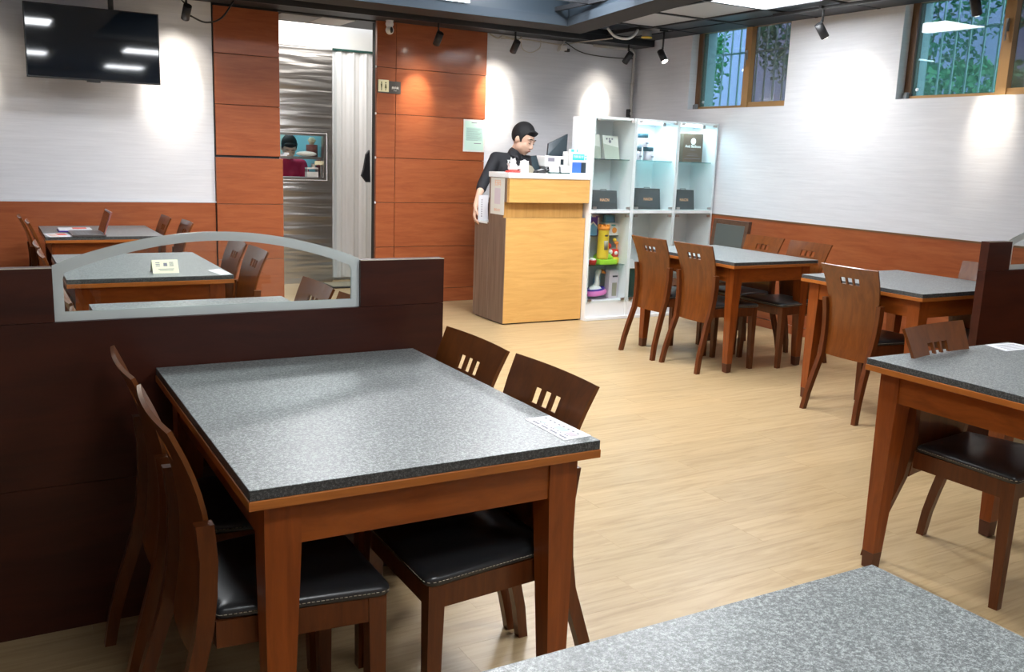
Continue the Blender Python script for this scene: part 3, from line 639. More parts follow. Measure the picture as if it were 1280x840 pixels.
# ------------------------------------------------------------------ chairs
def lerp_prof(prof, z):
    for (z0, u0), (z1, u1) in zip(prof, prof[1:]):
        if z0 <= z <= z1: return u0+(u1-u0)*(z-z0)/(z1-z0)
    return prof[-1][1]
BACKP = [(.33, .055), (.40, .068), (.47, .076), (.56, .078), (.65, .070), (.70, .060), (.75, .046), (.80, .027), (.86, .0)]
LEGP = [(0, -.035), (.10, -.018), (.19, .006), (.26, .027), (.33, .048), (.42, .066), (.50, .074), (.58, .076), (.66, .069)]
HWP = [(.33, .148), (.45, .158), (.56, .166), (.65, .173), (.75, .184), (.86, .196)]
def make_chair():
    t = empty('dining_chair')
    xs = [-1, -.85, -.68, -.5]+[v/.186 for v in (-.064, -.029, -.0175, .0175, .029, .064)]+[.5, .68, .85, 1]
    zs = [.33, .38, .43, .48, .53, .58, .63, .68,   .72, .759, .799, .83, .86]
    b_ = bmesh.new(); V = {}
    for i, s_ in enumerate(xs):
        for k, z in enumerate(zs):
            hw = lerp_prof(HWP, z); bow = .013*(1-s_*s_)
            zt = z
            V[i, k] = b_.verts.new((s_*hw, lerp_prof(BACKP, z)-bow+.008, zt))
    hz = zs.index(.759)
    for i in range(len(xs)-1):
        for k in range(len(zs)-1):
            if k == hz and i in (4, 6, 8): continue
            b_.faces.new((V[i, k], V[i+1, k], V[i+1, k+1], V[i, k+1]))
    bmesh.ops.recalc_face_normals(b_, faces=b_.faces)
    bmesh.ops.solidify(b_, geom=list(b_.faces), thickness=.010)
    bmesh.ops.recalc_face_normals(b_, faces=b_.faces)
    me = bpy.data.meshes.new('backrest'); b_.to_mesh(me); b_.free(); me.materials.append(M['chair_panel'])
    for p in me.polygons: p.use_smooth = True
    me.set_sharp_from_angle(angle=math.radians(35))
    o = bpy.data.objects.new('backrest', me); COL.objects.link(o); o.parent = t
    for sx in (-1, 1):
        m_ = MB(); rings = []
        for z, u in LEGP:
            hw = lerp_prof(HWP, max(z, .33)) if z >= .33 else .148+(.33-z)*.075
            dz = .5*(.042 if z > .3 else .034+.008*z/.3); wd = .014
            rings.append([m_.bm.verts.new((sx*(hw+wd+.001)+q*wd, u-.006+r_*dz*.85, z)) for q, r_ in ((-1, -1), (1, -1), (1, 1), (-1, 1))])
        for a, c in zip(rings, rings[1:]):
            for q in range(4): f = m_.bm.faces.new((a[q], a[(q+1) % 4], c[(q+1) % 4], c[q])); f.smooth = True
        m_.bm.faces.new(rings[0]); m_.bm.faces.new(rings[-1])
        o = m_.build('leg', 'chair_leg', t); o.data.set_sharp_from_angle(angle=math.radians(30))
    for sx in (-1, 1):
        x0 = sx*.205
        def rr(w_, z): 
            xa, xb = sorted((x0, x0-sx*w_)); return [(xa, .446-w_, z), (xb, .446-w_, z), (xb, .446, z), (xa, .446, z)]
        MB().hexa(rr(.029, 0), rr(.042, .436)).build('leg', 'chair_leg', t)
    # seat rails
    m_ = MB(); z0, z1 = .375, .434
    for sx in (-1, 1):
        m_.hexa([(sx*.172, .085, z0), (sx*.150, .085, z0), (sx*.178, .405, z0), (sx*.202, .405, z0)], [(sx*.172, .085, z1), (sx*.150, .085, z1), (sx*.178, .405, z1), (sx*.202, .405, z1)])
    m_.box(-.163, .163, .420, .442, z0, z1); m_.box(-.15, .15, .082, .104, z0, z1)
    m_.build('seat_frame', 'chair_leg', t)
    # pad
    N = 10
    def pad_outline(k):
        pts = []; fr, bk, y0, y1, r = .217-k, .168-k, .088+k, .456-k, .03
        cs = [(-bk, y0), (bk, y0), (fr, y1), (-fr, y1)]
        for i in range(4):
            p = Vector((*cs[i], 0)); a = Vector((*cs[i-1], 0)); c = Vector((*cs[(i+1) % 4], 0)); rr_ = .012 if i < 2 else r
            da = (a-p).normalized()*rr_; dc = (c-p).normalized()*rr_
            for q in range(4):
                tt = q/3; pts.append((p+da)*(1-tt)**2+p*2*tt*(1-tt)+(p+dc)*tt*tt)
        return pts
    m_ = MB(); rings = []
    for k, z in ((.004, .434), (0, .439), (0, .452), (.006, .459), (.02, .463), (.06, .4665), (.12, .468)):
        rings.append([m_.bm.verts.new((p.x, p.y, z)) for p in pad_outline(k)])
    for a, c in zip(rings, rings[1:]):
        for q in range(len(a)): f = m_.bm.faces.new((a[q], a[(q+1) % len(a)], c[(q+1) % len(a)], c[q])); f.smooth = True
    m_.bm.faces.new(rings[0][::-1]); m_.bm.faces.new(rings[-1])
    seat = m_.build('seat', 'leather', t)
    # stitching: small dashes around the rim
    m_ = MB(); pts = pad_outline(-.0008); pts = pts[4:]+pts[:4]
    per = []
    for i in range(len(pts)):
        a = pts[i]; c = pts[(i+1) % len(pts)]; n_ = max(1, int((c-a).length/.010))
        for q in range(n_):
            p = a+(c-a)*((q+.5)/n_); d = (c-a).normalized()*.0033; m_.tube([(p.x-d.x, p.y-d.y, .446), (p.x+d.x, p.y+d.y, .446)], .0009, 4)
    o = m_.build('stitching', 'thread', seat); o['kind'] = 'stuff'
    return t
EAST, WEST, SOUTH = -PI/2, PI/2, PI
chairs = [
 # x, y, rot, label
 (1.262, 1.955, WEST, 'wooden chair with black seat, nearest on the right side of the foreground table'),
 (1.255, 2.385, WEST, 'wooden chair, farther of two on the right side of the foreground table'),
 (.272, 1.965, EAST, 'wooden chair, nearest on the left side of the foreground table, black seat visible'),
 (.268, 2.420, EAST, 'wooden chair wedged between the left partition and foreground table, farther left'),
 (4.135, 4.785, EAST, 'wooden chair, back to the aisle, right of the two at the cabinet-side table'),
 (4.11, 5.235, EAST, 'wooden chair, back to the aisle, nearest the yellow counter'),
 (5.20, 4.72, WEST, 'wooden chair against the window wall wainscot, right of the two at the four-chair table'),
 (5.215, 5.19, WEST, 'wooden chair against the window wall wainscot, beside the padded leather chair'),
 (4.155, 3.49, EAST, 'wooden chair with its back to the aisle beside the right partition table'),
 (5.27, 3.36, WEST, 'wooden chair at the wall side of the table beside the partition post, back half hidden'),
 (2.930, 2.065, SOUTH+.12, 'wooden chair tucked under the far edge of the right foreground table'),
 (1.262, 5.39, WEST, 'wooden chair behind the glass, right side of tent card table, farther one'),
 (1.266, 4.955, WEST, 'wooden chair behind the glass, right side of tent card table, nearer one'),
 (.215, 5.375, EAST, 'wooden chair behind the glass, left side of tent card table, farther one'),
 (.215, 4.92, EAST, 'wooden chair behind the glass, left side of tent card table, nearer one'),
 (.200, 7.32, EAST, 'wooden chair left of the laptop table, farther one by the wall'),
 (.232, 6.875, EAST, 'wooden chair left of the laptop table, nearer one'),
 (1.175, 7.275, WEST, 'wooden chair right of the laptop table, farther one by the wainscot'),
 (1.245, 6.825, WEST, 'wooden chair right of the laptop table, nearer one'),
 (1.170, 3.63, WEST, 'wooden chair top just above the glass bottom edge, right side, farther one'),
 (1.175, 3.18, WEST, 'wooden chair top just above the glass bottom edge, right side, nearer one'),
 (.222, 3.56, EAST, 'wooden chair top seen low in the left corner of the arched glass, farther one'),
 (.222, 3.11, EAST, 'wooden chair top seen low in the left corner of the arched glass, nearer one')]
ch0 = make_chair()
for i, (x, y, rz, lb) in enumerate(chairs):
    c = ch0 if i == 0 else copy_tree(ch0)
    c.location = (x, y, 0); c.rotation_euler = (0, 0, rz); tag(c, lb, 'chair', 'dining chairs with pierced plywood backs')
# padded chair
lc_ = thing('padded_chair', 'old chair with grey leather back in a worn wooden frame', 'chair', (5.50, 5.93, 0), WEST)
f = MB(); f.hexa([(-.21, -.02, .45), (-.17, -.02, .45), (-.17, .02, .45), (-.21, .02, .45)], [(-.215, -.07, .925), (-.175, -.07, .925), (-.175, -.035, .925), (-.215, -.035, .925)])
f.hexa([(.17, -.02, .45), (.21, -.02, .45), (.21, .02, .45), (.17, .02, .45)], [(.175, -.07, .925), (.215, -.07, .925), (.215, -.035, .925), (.175, -.035, .925)])
f.box(-.175, .175, -.068, -.036, .885, .925); f.box(-.17, .17, -.03, .005, .50, .54); f.build('back_frame', 'old_frame', lc_)
MB().hexa([(-.168, -.018, .54), (.168, -.018, .54), (.168, .012, .54), (-.168, .012, .54)], [(-.174, -.062, .885), (.174, -.062, .885), (.174, -.03, .885), (-.174, -.03, .885)]).build('back_pad', 'leather_grey', lc_)
MB().box(-.21, .21, .0, .42, .42, .48, .015).build('seat', 'leather_grey', lc_); MB().box(-.20, .20, -.01, .41, .36, .42).build('seat_frame', 'old_frame', lc_)
for sx in (-1, 1):
    MB().hexa([(sx*.19-.015, -.06, 0), (sx*.19+.015, -.06, 0), (sx*.19+.015, -.03, 0), (sx*.19-.015, -.03, 0)], [(sx*.19-.02, -.02, .45), (sx*.19+.02, -.02, .45), (sx*.19+.02, .02, .45), (sx*.19-.02, .02, .45)]).build('leg', 'old_frame', lc_)
    MB().hexa([(sx*.18-.015, .375, 0), (sx*.18+.015, .375, 0), (sx*.18+.015, .405, 0), (sx*.18-.015, .405, 0)], [(sx*.18-.02, .37, .36), (sx*.18+.02, .37, .36), (sx*.18+.02, .41, .36), (sx*.18-.02, .41, .36)]).build('leg', 'old_frame', lc_)

# ------------------------------------------------------------------ things on tables
def sheet(pts, z, label, lines=True, pr='ink_grey'):
    t = thing('menu_sheet', label, 'paper', (pts[0][0], pts[0][1], z))
    o0 = Vector((pts[0][0], pts[0][1], 0)); P = [Vector((p[0], p[1], 0))-o0 for p in pts]
    MB().hexa([(p.x, p.y, .0002) for p in P], [(p.x, p.y, .0012) for p in P]).build('sheet', 'paper', t)
    return t, P
def bil(P, s, t_): return P[0]*(1-s)*(1-t_)+P[1]*s*(1-t_)+P[2]*s*t_+P[3]*(1-s)*t_
def patch(m_, P, s0, s1, t0, t1, z):
    m_.hexa([(*bil(P, a, b).xy, z) for a, b in ((s0, t0), (s1, t0), (s1, t1), (s0, t1))], [(*bil(P, a, b).xy, z+.0004) for a, b in ((s0, t0), (s1, t0), (s1, t1), (s0, t1))])
# foreground sheet: P0 near-left, P1 near-right, P2 far-right, P3 far-left
t, P = sheet([(1.119, 1.685), (1.198, 1.691), (1.196, 1.874), (1.122, 1.872)], .76, 'laminated white menu sheet at the near right corner of the foreground table')
f = MB()
for i in range(16):
    s0 = .12+.0*i; t0 = .06+.055*i
    if i % 4 != 3: patch(f, P, .12, .20, t0, t0+.042, .0013)
    if i % 3: patch(f, P, .30, .34, t0, t0+.03, .0013)
    if i % 2: patch(f, P, .70, .75, t0, t0+.04, .0013)
f.build('print', 'ink_grey', t); f = MB(); patch(f, P, .42, .66, .30, .52, .0013); patch(f, P, .35, .45, .72, .82, .0013); f.build('tinted_box', 'mint', t)
f = MB(); patch(f, P, .40, .64, .08, .24, .0013); f.build('grey_box', 'jar', t)
t, P = sheet([(3.214, 1.955), (3.40, 1.95), (3.402, 2.045), (3.255, 2.064)], .76, 'white sheet on the far edge of the right foreground table')
f = MB(); [patch(f, P, .15, .85, .15+.15*i, .18+.15*i, .0013) for i in range(5)]; f.build('print', 'ink_grey', t)
t, P = sheet([(1.001, 4.668), (1.055, 4.705), (1.040, 4.905), (.976, 4.857)], .76, 'small white sheet at the right corner of the tent card table')
f = MB(); [patch(f, P, .15, .85, .1+.15*i, .12+.15*i, .0013) for i in range(5)]; f.build('print', 'ink_grey', t)
# tent card
tc = thing('tent_card', 'cream folded tent card standing on the table behind the glass', 'card', (.762, 4.84, .76))
MB().hexa([(-.062, -.045, .0), (.062, -.045, 0), (.062, -.043, 0), (-.062, -.043, 0)], [(-.062, -.001, .062), (.062, -.001, .062), (.062, .001, .062), (-.062, .001, .062)]).build('front_leaf', 'cream', tc)
MB().hexa([(-.062, .043, .0), (.062, .043, 0), (.062, .045, 0), (-.062, .045, 0)], [(-.062, -.001, .0621), (.062, -.001, .0621), (.062, .001, .0621), (-.062, .001, .0621)]).build('back_leaf', 'cream', tc)
f = MB()
al = math.atan2(.044, .062)
def card(x0, x1, s0, s1):
    L_ = .076; pt = lambda x, s: (x, -.0455+.044*s/L_*1.0, .062*s/L_)
    f.hexa([pt(x0, s0), pt(x1, s0), pt(x1, s1), pt(x0, s1)], [tuple(Vector(q)+Vector((0, -.0006, .0004))) for q in (pt(x0, s0), pt(x1, s0), pt(x1, s1), pt(x0, s1))])
for i in range(3):
    for xx in (-.045, .02): card(xx, xx+.020, .040+.009*i, .044+.009*i)
card(-.035, .040, .022, .025); card(-.03, .035, .014, .016); card(-.008, .010, .04, .058); f.build('print', 'ink_grey', tc)
# laptop
lp = thing('laptop', 'open laptop seen edge-on on the table by the wainscot', 'laptop', (.66, 6.93, .76), 0)
MB().box(-.17, .04, -.17, .17, .001, .014, .003).build('base', 'laptop', lp)
f = MB(); [f.box(-.15+.021*i, -.134+.021*i, -.13+.021*j, -.114+.021*j, .014, .0155) for i in range(5) for j in range(12)]; f.build('keyboard', 'keys', lp)['kind'] = 'stuff'
MB().hexa([(.022, -.17, .012), (.030, -.17, .012), (.030, .17, .012), (.022, .17, .012)], [(.072, -.17, .165), (.083, -.17, .162), (.083, .17, .162), (.072, .17, .165)]).build('lid', 'laptop_back', lp)
MB().cyl((.024, -.14, .010), (.024, .14, .010), .006, n=8).build('hinge', 'laptop', lp)
MB().hexa([(.0210, -.16, .02), (.0218, -.16, .02), (.0218, .16, .02), (.0210, .16, .02)], [(.0682, -.16, .158), (.069, -.16, .158), (.069, .16, .158), (.0682, .16, .158)]).build('screen', 'tv', lp)
fd = thing('folder', 'white and red folder lying behind the laptop', 'folder', (.545, 7.20, .76), 0)
MB().box(-.115, .10, -.09, .11, .001, .010, .002).build('base', 'navy', fd); MB().box(-.11, .10, -.085, .10, .010, .018, .001).build('pages', 'paper', fd); MB().box(-.02, .07, -.03, .07, .018, .019).build('red_print', 'red_paper', fd)
pp = thing('leaflet', 'white leaflet with red print left of the laptop', 'paper', (.41, 6.89, .76), .12)
MB().box(-.07, .075, -.13, .13, .0005, .002).build('sheet', 'paper', pp); MB().box(.0, .06, -.02, .10, .002, .0026).build('red_print', 'red_paper', pp)
f = MB(); [f.box(-.055, -.01, -.1+.03*i, -.09+.03*i, .002, .0025) for i in range(6)]; f.build('print', 'ink_orange', pp)

# ------------------------------------------------------------------ counter
co = thing('service_counter', 'yellow oak and grey wood service counter with white top', 'counter', (0, 0, 0))
B('base_front', 'counter_oak', 3.706, 4.488, 6.60, 6.618, .012, .893, co, .001)
B('middle_band', 'counter_oak_v', 3.706, 4.482, 6.638, 6.655, .893, 1.022, co, .001)
B('upper_front', 'counter_oak', 3.706, 4.490, 6.562, 6.60, 1.022, 1.219, co, .001)
B('side_panel', 'counter_grey', 3.70, 3.706, 6.60, 6.895, .012, .893, co)
B('side_panel', 'counter_grey', 3.701, 3.7065, 6.6, 6.895, 1.022, 1.219, co); B('side_panel', 'counter_grey', 3.700, 3.706, 6.655, 6.895, .893, 1.022, co)
B('carcass', 'counter_grey', 3.7065, 4.486, 6.656, 6.89, .012, 1.219, co)
B('plinth', 'black', 3.72, 4.48, 6.625, 7.12, 0, .012, co)
B('wing_panel', 'counter_grey', 3.704, 3.712, 6.90, 7.15, .012, .836, co); B('wing_body', 'counter_grey', 3.712, 4.48, 6.896, 7.145, .012, .822, co)
B('desk_top', 'white', 3.698, 4.48, 6.896, 7.15, .8225, .838, co)
B('wing_strip', 'counter_grey', 3.697, 3.70, 6.885, 6.905, .012, .836, co)
B('worktop', 'white', 3.692, 4.492, 6.555, 6.90, 1.2195, 1.262, co, .002)
ps = thing('poster', 'pale poster with orange heading on the counter side', 'poster', (3.6995, 6.745, 1.065))
MB().box(-.0025, 0, -.115, .118, -.150, .150).build('sheet', 'pouch', ps)
text('lettering', '扫码', .055, 'ink_orange', ps, (-.0028, 0, .105), LEFT); text('lettering', '微信支付', .026, 'ink_orange', ps, (-.0028, 0, -.115), LEFT)
MB().box(-.0031, -.0026, -.05, .05, -.065, .065).build('grey_square', 'jar', ps)
# things on the worktop
ZW = 1.262
fg = thing('figurine', 'white and red lucky figurine on the left end of the counter top', 'figurine', (3.785, 6.66, ZW))
MB().lathe([(.062, 0), (.064, .008), (.055, .016), (.02, .018)]).build('base', 'red', fg)
MB().lathe([(.03, .016), (.042, .03), (.040, .055), (.028, .07), (.022, .075)]).build('body', 'cup_white', fg)
MB().sphere((0, 0, .088), .024, 1.2, .9, .9).build('head', 'cup_white', fg)
f = MB(); f.cyl((-.014, 0, .103), (-.02, 0, .122), .008, .001, 8); f.cyl((.014, 0, .103), (.02, 0, .122), .008, .001, 8); f.build('ear', 'cup_white', fg)
MB().tube([(-.03, -.01, .045), (-.052, -.012, .07), (-.05, -.012, .10)], [.012, .011, .012], 8).build('raised_paw', 'cup_white', fg)
MB().tube([(.03, -.01, .03), (.052, -.02, .04), (.055, -.02, .055)], [.012, .011, .01], 8).build('paw', 'cup_white', fg)
MB().cyl((0, 0, .066), (0, 0, .071), .026, n=16).build('collar', 'orange', fg)
cp = thing('jar', 'white lidded jar beside the figurine on the counter top', 'jar', (3.905, 6.68, ZW))
MB().lathe([(.034, 0), (.038, .006), (.038, .075), (.032, .084)]).build('body', 'cup_white', cp); MB().lathe([(.036, .084), (.036, .096), (.012, .1), (.009, .106)]).build('lid', 'cup_white', cp)
bx = thing('tissue_box', 'taupe box with grey bag behind the white jar on the counter', 'box', (3.995, 6.75, ZW)); MB().hexa([(-.06, -.05, 0), (.045, -.05, 0), (.045, .05, 0), (-.06, .05, 0)], [(-.055, -.045, .075), (.0, -.045, .055), (.0, .045, .055), (-.055, .045, .075)]).build('body', 'taupe', bx)
st = thing('card_reader', 'black payment terminal lying on the counter top', 'payment terminal', (4.035, 6.65, ZW), .3)
MB().hexa([(-.05, -.03, 0), (.05, -.03, 0), (.05, .03, 0), (-.05, .03, 0)], [(-.04, -.025, .02), (.045, -.025, .035), (.045, .025, .035), (-.04, .025, .02)]).build('body', 'black', st); MB().hexa([(-.03, -.022, .0235), (.03, -.022, .0325), (.03, .0, .0325), (-.03, 0, .0235)], [(-.03, -.022, .0255), (.03, -.022, .0345), (.03, .0, .0345), (-.03, 0, .0255)]).build('display', 'machine', st)
ct = thing('phone_stand', 'black tilted phone stand on the counter behind the terminal', 'stand', (4.075, 6.80, ZW))
MB().hexa([(-.03, -.03, .0), (.05, -.03, 0), (.05, .03, 0), (-.03, .03, 0)], [(-.045, -.01, .14), (.01, -.01, .145), (.01, .01, .145), (-.045, .01, .14)]).build('holder', 'monitor', ct)
MB().cyl((.01, 0, 0), (.01, 0, .01), .045).build('foot', 'black', ct)
cable('cable', [(4.06, 6.72, ZW+.01), (4.10, 6.68, ZW+.04), (4.14, 6.70, ZW+.015), (4.17, 6.68, ZW+.05), (4.15, 6.75, ZW+.03), (4.20, 6.72, ZW+.02)], .008, 'black', 'tangled black cable on the counter before the printer')
pt = thing('receipt_printer', 'pale receipt printer on the counter below the tilted monitor', 'printer', (4.235, 6.775, ZW))
MB().box(-.115, .115, -.07, .07, .055, .145, .006).build('body', 'machine', pt); MB().box(-.1, .11, -.06, .07, 0, .055).build('drawer', 'plastic_grey', pt)
MB().box(-.085, -.02, -.0705, -.070, .10, .13).build('label_plate', 'ink_grey', pt); MB().box(.04, .07, -.0708, -.07, .075, .12).build('display', 'monitor', pt); MB().box(-.085, -.01, -.0712, -.07, .065, .088).build('paper_slot', 'paper', pt)
for k, (cx_, lb) in enumerate([(4.185, 'small white card on green stand, left of two before the printer'), (4.30, 'small white card on green stand, right of two before the printer')]):
    t = thing('price_card', lb, 'card', (cx_, 6.66, ZW)); MB().box(-.048, .048, -.02, .02, 0, .012).build('stand', 'dark_teal', t); MB().hexa([(-.046, -.008, .012), (.046, -.008, .012), (.046, -.005, .012), (-.046, -.005, .012)], [(-.046, .008, .07), (.046, .008, .07), (.046, .011, .07), (-.046, .011, .07)]).build('card', 'paper', t)
tw = thing('paper_roll_stack', 'grey-white upright canister right of the printer', 'canister', (4.405, 6.80, ZW)); MB().lathe([(.04, 0), (.042, .01), (.042, .17), (.038, .178)]).build('body', 'machine', tw); MB().lathe([(.04, .178), (.04, .186), (.01, .188)]).build('lid', 'cup_white', tw)
mn = thing('monitor', 'black tilted monitor behind the printer on the counter', 'monitor', (4.36, 6.88, ZW))
MB().hexa([(-.115, -.01, .15), (.085, .00, .12), (.085, .02, .12), (-.115, .01, .15)], [(-.09, .02, .25), (.115, .04, .34), (.115, .06, .34), (-.09, .04, .25)]).build('screen', 'monitor', mn)
MB().cyl((0, .01, 0), (0, .02, .17), .014).build('stand', 'black', mn) ; MB().box(-.08, .08, -.015, .018, 0, .01).build('foot', 'black', mn)
sn = thing('payment_sign', 'white sign with turquoise header and blue picture on the counter end', 'sign', (4.405, 6.62, ZW))
MB().box(-.083, .083, -.006, .006, 0, .185, .002).build('board', 'cup_white', sn); MB().box(-.07, .05, -.0072, -.006, .118, .168).build('header', 'turquoise', sn)
MB().box(-.07, .07, -.0072, -.006, .012, .10).build('picture', 'blue', sn); MB().box(.02, .0695, -.0076, -.0072, .012, .10).build('picture_dark_side', 'monitor', sn)  # dark strip over the right part of the picture
text('lettering', '扫码支付', .026, 'ink_white', sn, (-.01, -.0078, .145), FRONT); f = MB(); f.box(.058, .072, -.0072, -.006, .145, .160); f.box(.058, .072, -.0072, -.006, .122, .138); f.build('side_icons', 'turquoise', sn)
MB().box(-.06, .06, .006, .04, 0, .006).build('foot', 'cup_white', sn)
s2 = thing('small_box', 'small white box with turquoise print behind the payment sign', 'box', (4.43, 6.72, ZW)); MB().box(-.055, .06, -.02, .02, 0, .21).build('body', 'cup_white', s2); MB().box(-.055, -.025, -.0206, -.02, .185, .207).box(.0, .012, -.0206, -.02, .185, .207).build('print', 'turquoise', s2)

# ------------------------------------------------------------------ display cabinets
def cabinet(x0, x1, label, lamp):
    t = thing('display_cabinet', label, 'cabinet', (x0, 6.55, 0)); W_ = x1-x0; D = .33; H = 1.752; k = .018
    g = .0015
    MB().box(g, k, 0, D, 0, H).build('side_panel', 'white', t); MB().box(W_-k, W_-g, 0, D, 0, H).build('side_panel', 'white', t)
    MB().box(k, W_-k, .02, D, H-.02, H).build('top_panel', 'white', t); MB().box(k, W_-k, .004, D, .940, .966).build('middle_shelf', 'white', t)
    MB().box(k, W_-k, .004, D, .150, .170).build('bottom_shelf', 'white', t); MB().box(k, W_-k, .004, .02, 0, .150).build('kick_board', 'white', t)
    MB().box(k, W_-k, D-.006, D, .170, H-.02).build('back_panel', 'white', t)
    MB().box(W_/2-.0015, W_/2+.0015, D-.0075, D-.006, .17, H-.02).build('back_seam', 'plastic_grey', t)
    MB().box(k+.002, W_-k-.002, .045, D-.01, 1.392, 1.400).build('glass_shelf', 'shelf_glass', t)
    d1 = MB().box(.004, W_-.004, -.006, -.001, .968, H-.003).build('door', 'cab_glass', t)
    d2 = MB().box(.004, W_-.004, -.006, -.001, .155, .938).build('door', 'cab_glass', t)
    for d_, zs_ in ((d1, (.985, 1.725)), (d2, (.18, .915))):
        for z in zs_:
            for xx in ((.045, W_-.045)): MB().box(xx-.018, xx+.018, -.009, .004, z-.009, z+.009).build('hinge', 'steel_plain', d_)
    MB().box(.0, W_, -.02, 0, 0, .03, .004).build('skirting', 'white', t)
    if lamp:
        l = MB().box(k+.03, W_-.17, .03, .06, H-.04, H-.021).build('strip_lamp', 'cab_lamp', t)
        MB().box(W_-.16, W_-.13, .03, .06, H-.05, H-.021).build('lamp_clip', 'plastic_grey', t)
        L = bpy.data.lights.new('cabinet_lamp', 'AREA'); L.shape = 'RECTANGLE'; L.size = W_-.1; L.size_y = .1; L.energy = CAB_W; L.color = (.50, .84, 1)
        o = bpy.data.objects.new('cabinet_lamp', L); COL.objects.link(o); o.location = (x0+W_/2, 6.55+.13, H-.045)
    return t
cabinet(4.495, 4.940, 'white display cabinet with unlit top, toys in its lower half', False)
cabinet(4.940, 5.412, 'white display cabinet, middle of three, blue-lit with three jars', True)
cabinet(5.412, 5.870, 'white display cabinet by the wainscot, blue-lit with the brown bag', True)
ZS = 1.4004
def pouch(x, y, w_, h, label, tilt):
    t = thing('pouch', label, 'pouch', (x, y, ZS), tilt)
    MB().hexa([(-w_/2, -.03, 0), (w_/2, -.03, 0), (w_/2, .03, 0), (-w_/2, .03, 0)], [(-w_/2-.004, .018, h), (w_/2+.004, .018, h), (w_/2+.004, .022, h), (-w_/2-.004, .022, h)]).build('bag', 'pouch', t)
    sl = lambda s: -.03+.048*s/h
    MB().hexa([(-w_/2, -.0312, .002), (w_/2, -.0312, .002), (w_/2, sl(.10)-.0015, .10), (-w_/2, sl(.13)-.0015, .13)], [(-w_/2, -.030, .002), (w_/2, -.030, .002), (w_/2, sl(.10), .10), (-w_/2, sl(.13), .13)]).build('green_print', 'pouch_green', t)
    MB().cyl((-.01, sl(.15)-.001, .15), (-.01, sl(.15)-.0025, .1502), .014, n=12).build('emblem', 'ink_grey', t)
    f = MB()
    for i in range(3): f.box(-.05+.03*i, -.035+.03*i, sl(.17)-.0022, sl(.17)-.001, .165, .18)
    f.build('lettering_marks', 'ink_grey', t); return t
pouch(4.60, 6.72, .155, .205, 'white and green paper pouch, left one in the unlit cabinet', -.05)
pouch(4.80, 6.72, .165, .20, 'white and green paper pouch, right one in the unlit cabinet', .05)
for x, z, lb in [(5.065, ZS, 'white jar with dark lid, lower left of the stack of three'), (5.195, ZS, 'white jar with dark lid, lower right of the stack of three'), (5.13, ZS+.1165, 'white jar with dark lid on top of the two others')]:
    t = thing('jar', lb, 'jar', (x, 6.70, z), 0, 'jars in the middle cabinet')
    MB().lathe([(.044, 0), (.046, .004), (.046, .076), (.043, .080)]).build('body', 'jar', t); MB().lathe([(.0475, .080), (.0475, .114), (.045, .116)]).build('lid', 'jar_lid', t)
    MB().box(.0, .03, -.0475, -.0455, .025, .04).build('label_patch', 'ink_grey', t)
bg = thing('paper_bag', 'brown paper bag with white round emblem in the blue-lit cabinet', 'bag', (5.678, 6.69, ZS))
MB().box(-.115, .115, -.03, .05, 0, .255, .002).build('bag', 'bag_brown', bg); MB().box(-.122, .122, .051, .056, 0, .262).build('backing_card', 'cup_white', bg)
MB().cyl((0, -.0302, .185), (0, -.0312, .185), .030, n=24).build('emblem', 'ink_white', bg)
text('lettering', 'Anti Baldness', .034, 'ink_white', bg, (0, -.0308, .140), FRONT, bold=.0009); text('lettering', 'HAIR CARE', .013, 'ink_white', bg, (0, -.0308, .112), FRONT) if 0 else None
f = MB(); f.box(-.03, .03, -.0312, -.0302, .108, .113); f.box(-.055, .055, -.0312, -.0302, .07, .073); f.box(-.07, .07, -.0312, -.0302, .055, .058); f.box(-.095, .095, -.0312, -.0302, .028, .032); f.build('print_lines', 'ink_grey', bg)
MB().tube([(-.04, -.02, .253), (-.04, -.02, .268), (.04, -.02, .268), (.04, -.02, .253)], .005, 6).build('handle', 'taupe', bg)
for x0, x1, z1, lb in [(4.595, 4.865, .164, 'dark flat carrier bag in the unlit cabinet'), (5.068, 5.345, .188, 'dark flat carrier bag in the middle cabinet, below the jars'), (5.505, 5.745, .182, 'dark flat carrier bag in the right cabinet, below the brown bag')]:
    t = thing('carrier_bag', lb, 'bag', ((x0+x1)/2, 6.70, .9665), 0, 'dark carrier bags on the middle shelves'); a = (x1-x0)/2
    MB().hexa([(-a, -.04, 0), (a, -.04, 0), (a, .05, 0), (-a, .05, 0)], [(-a, -.015, z1), (a, -.015, z1-.004), (a, .02, z1-.004), (-a, .02, z1)]).build('bag', 'box_dark', t)
    MB().tube([(-.03, 0, z1-.004), (-.03, 0, z1+.006), (.03, 0, z1+.006), (.03, 0, z1-.004)], .003, 5).build('handle', 'black', t)
    tx = text('lettering', 'NACN', .034, 'ink_orange', t, (0, -.029, z1*.48), (PI/2-.14, 0, 0), bold=.0012)
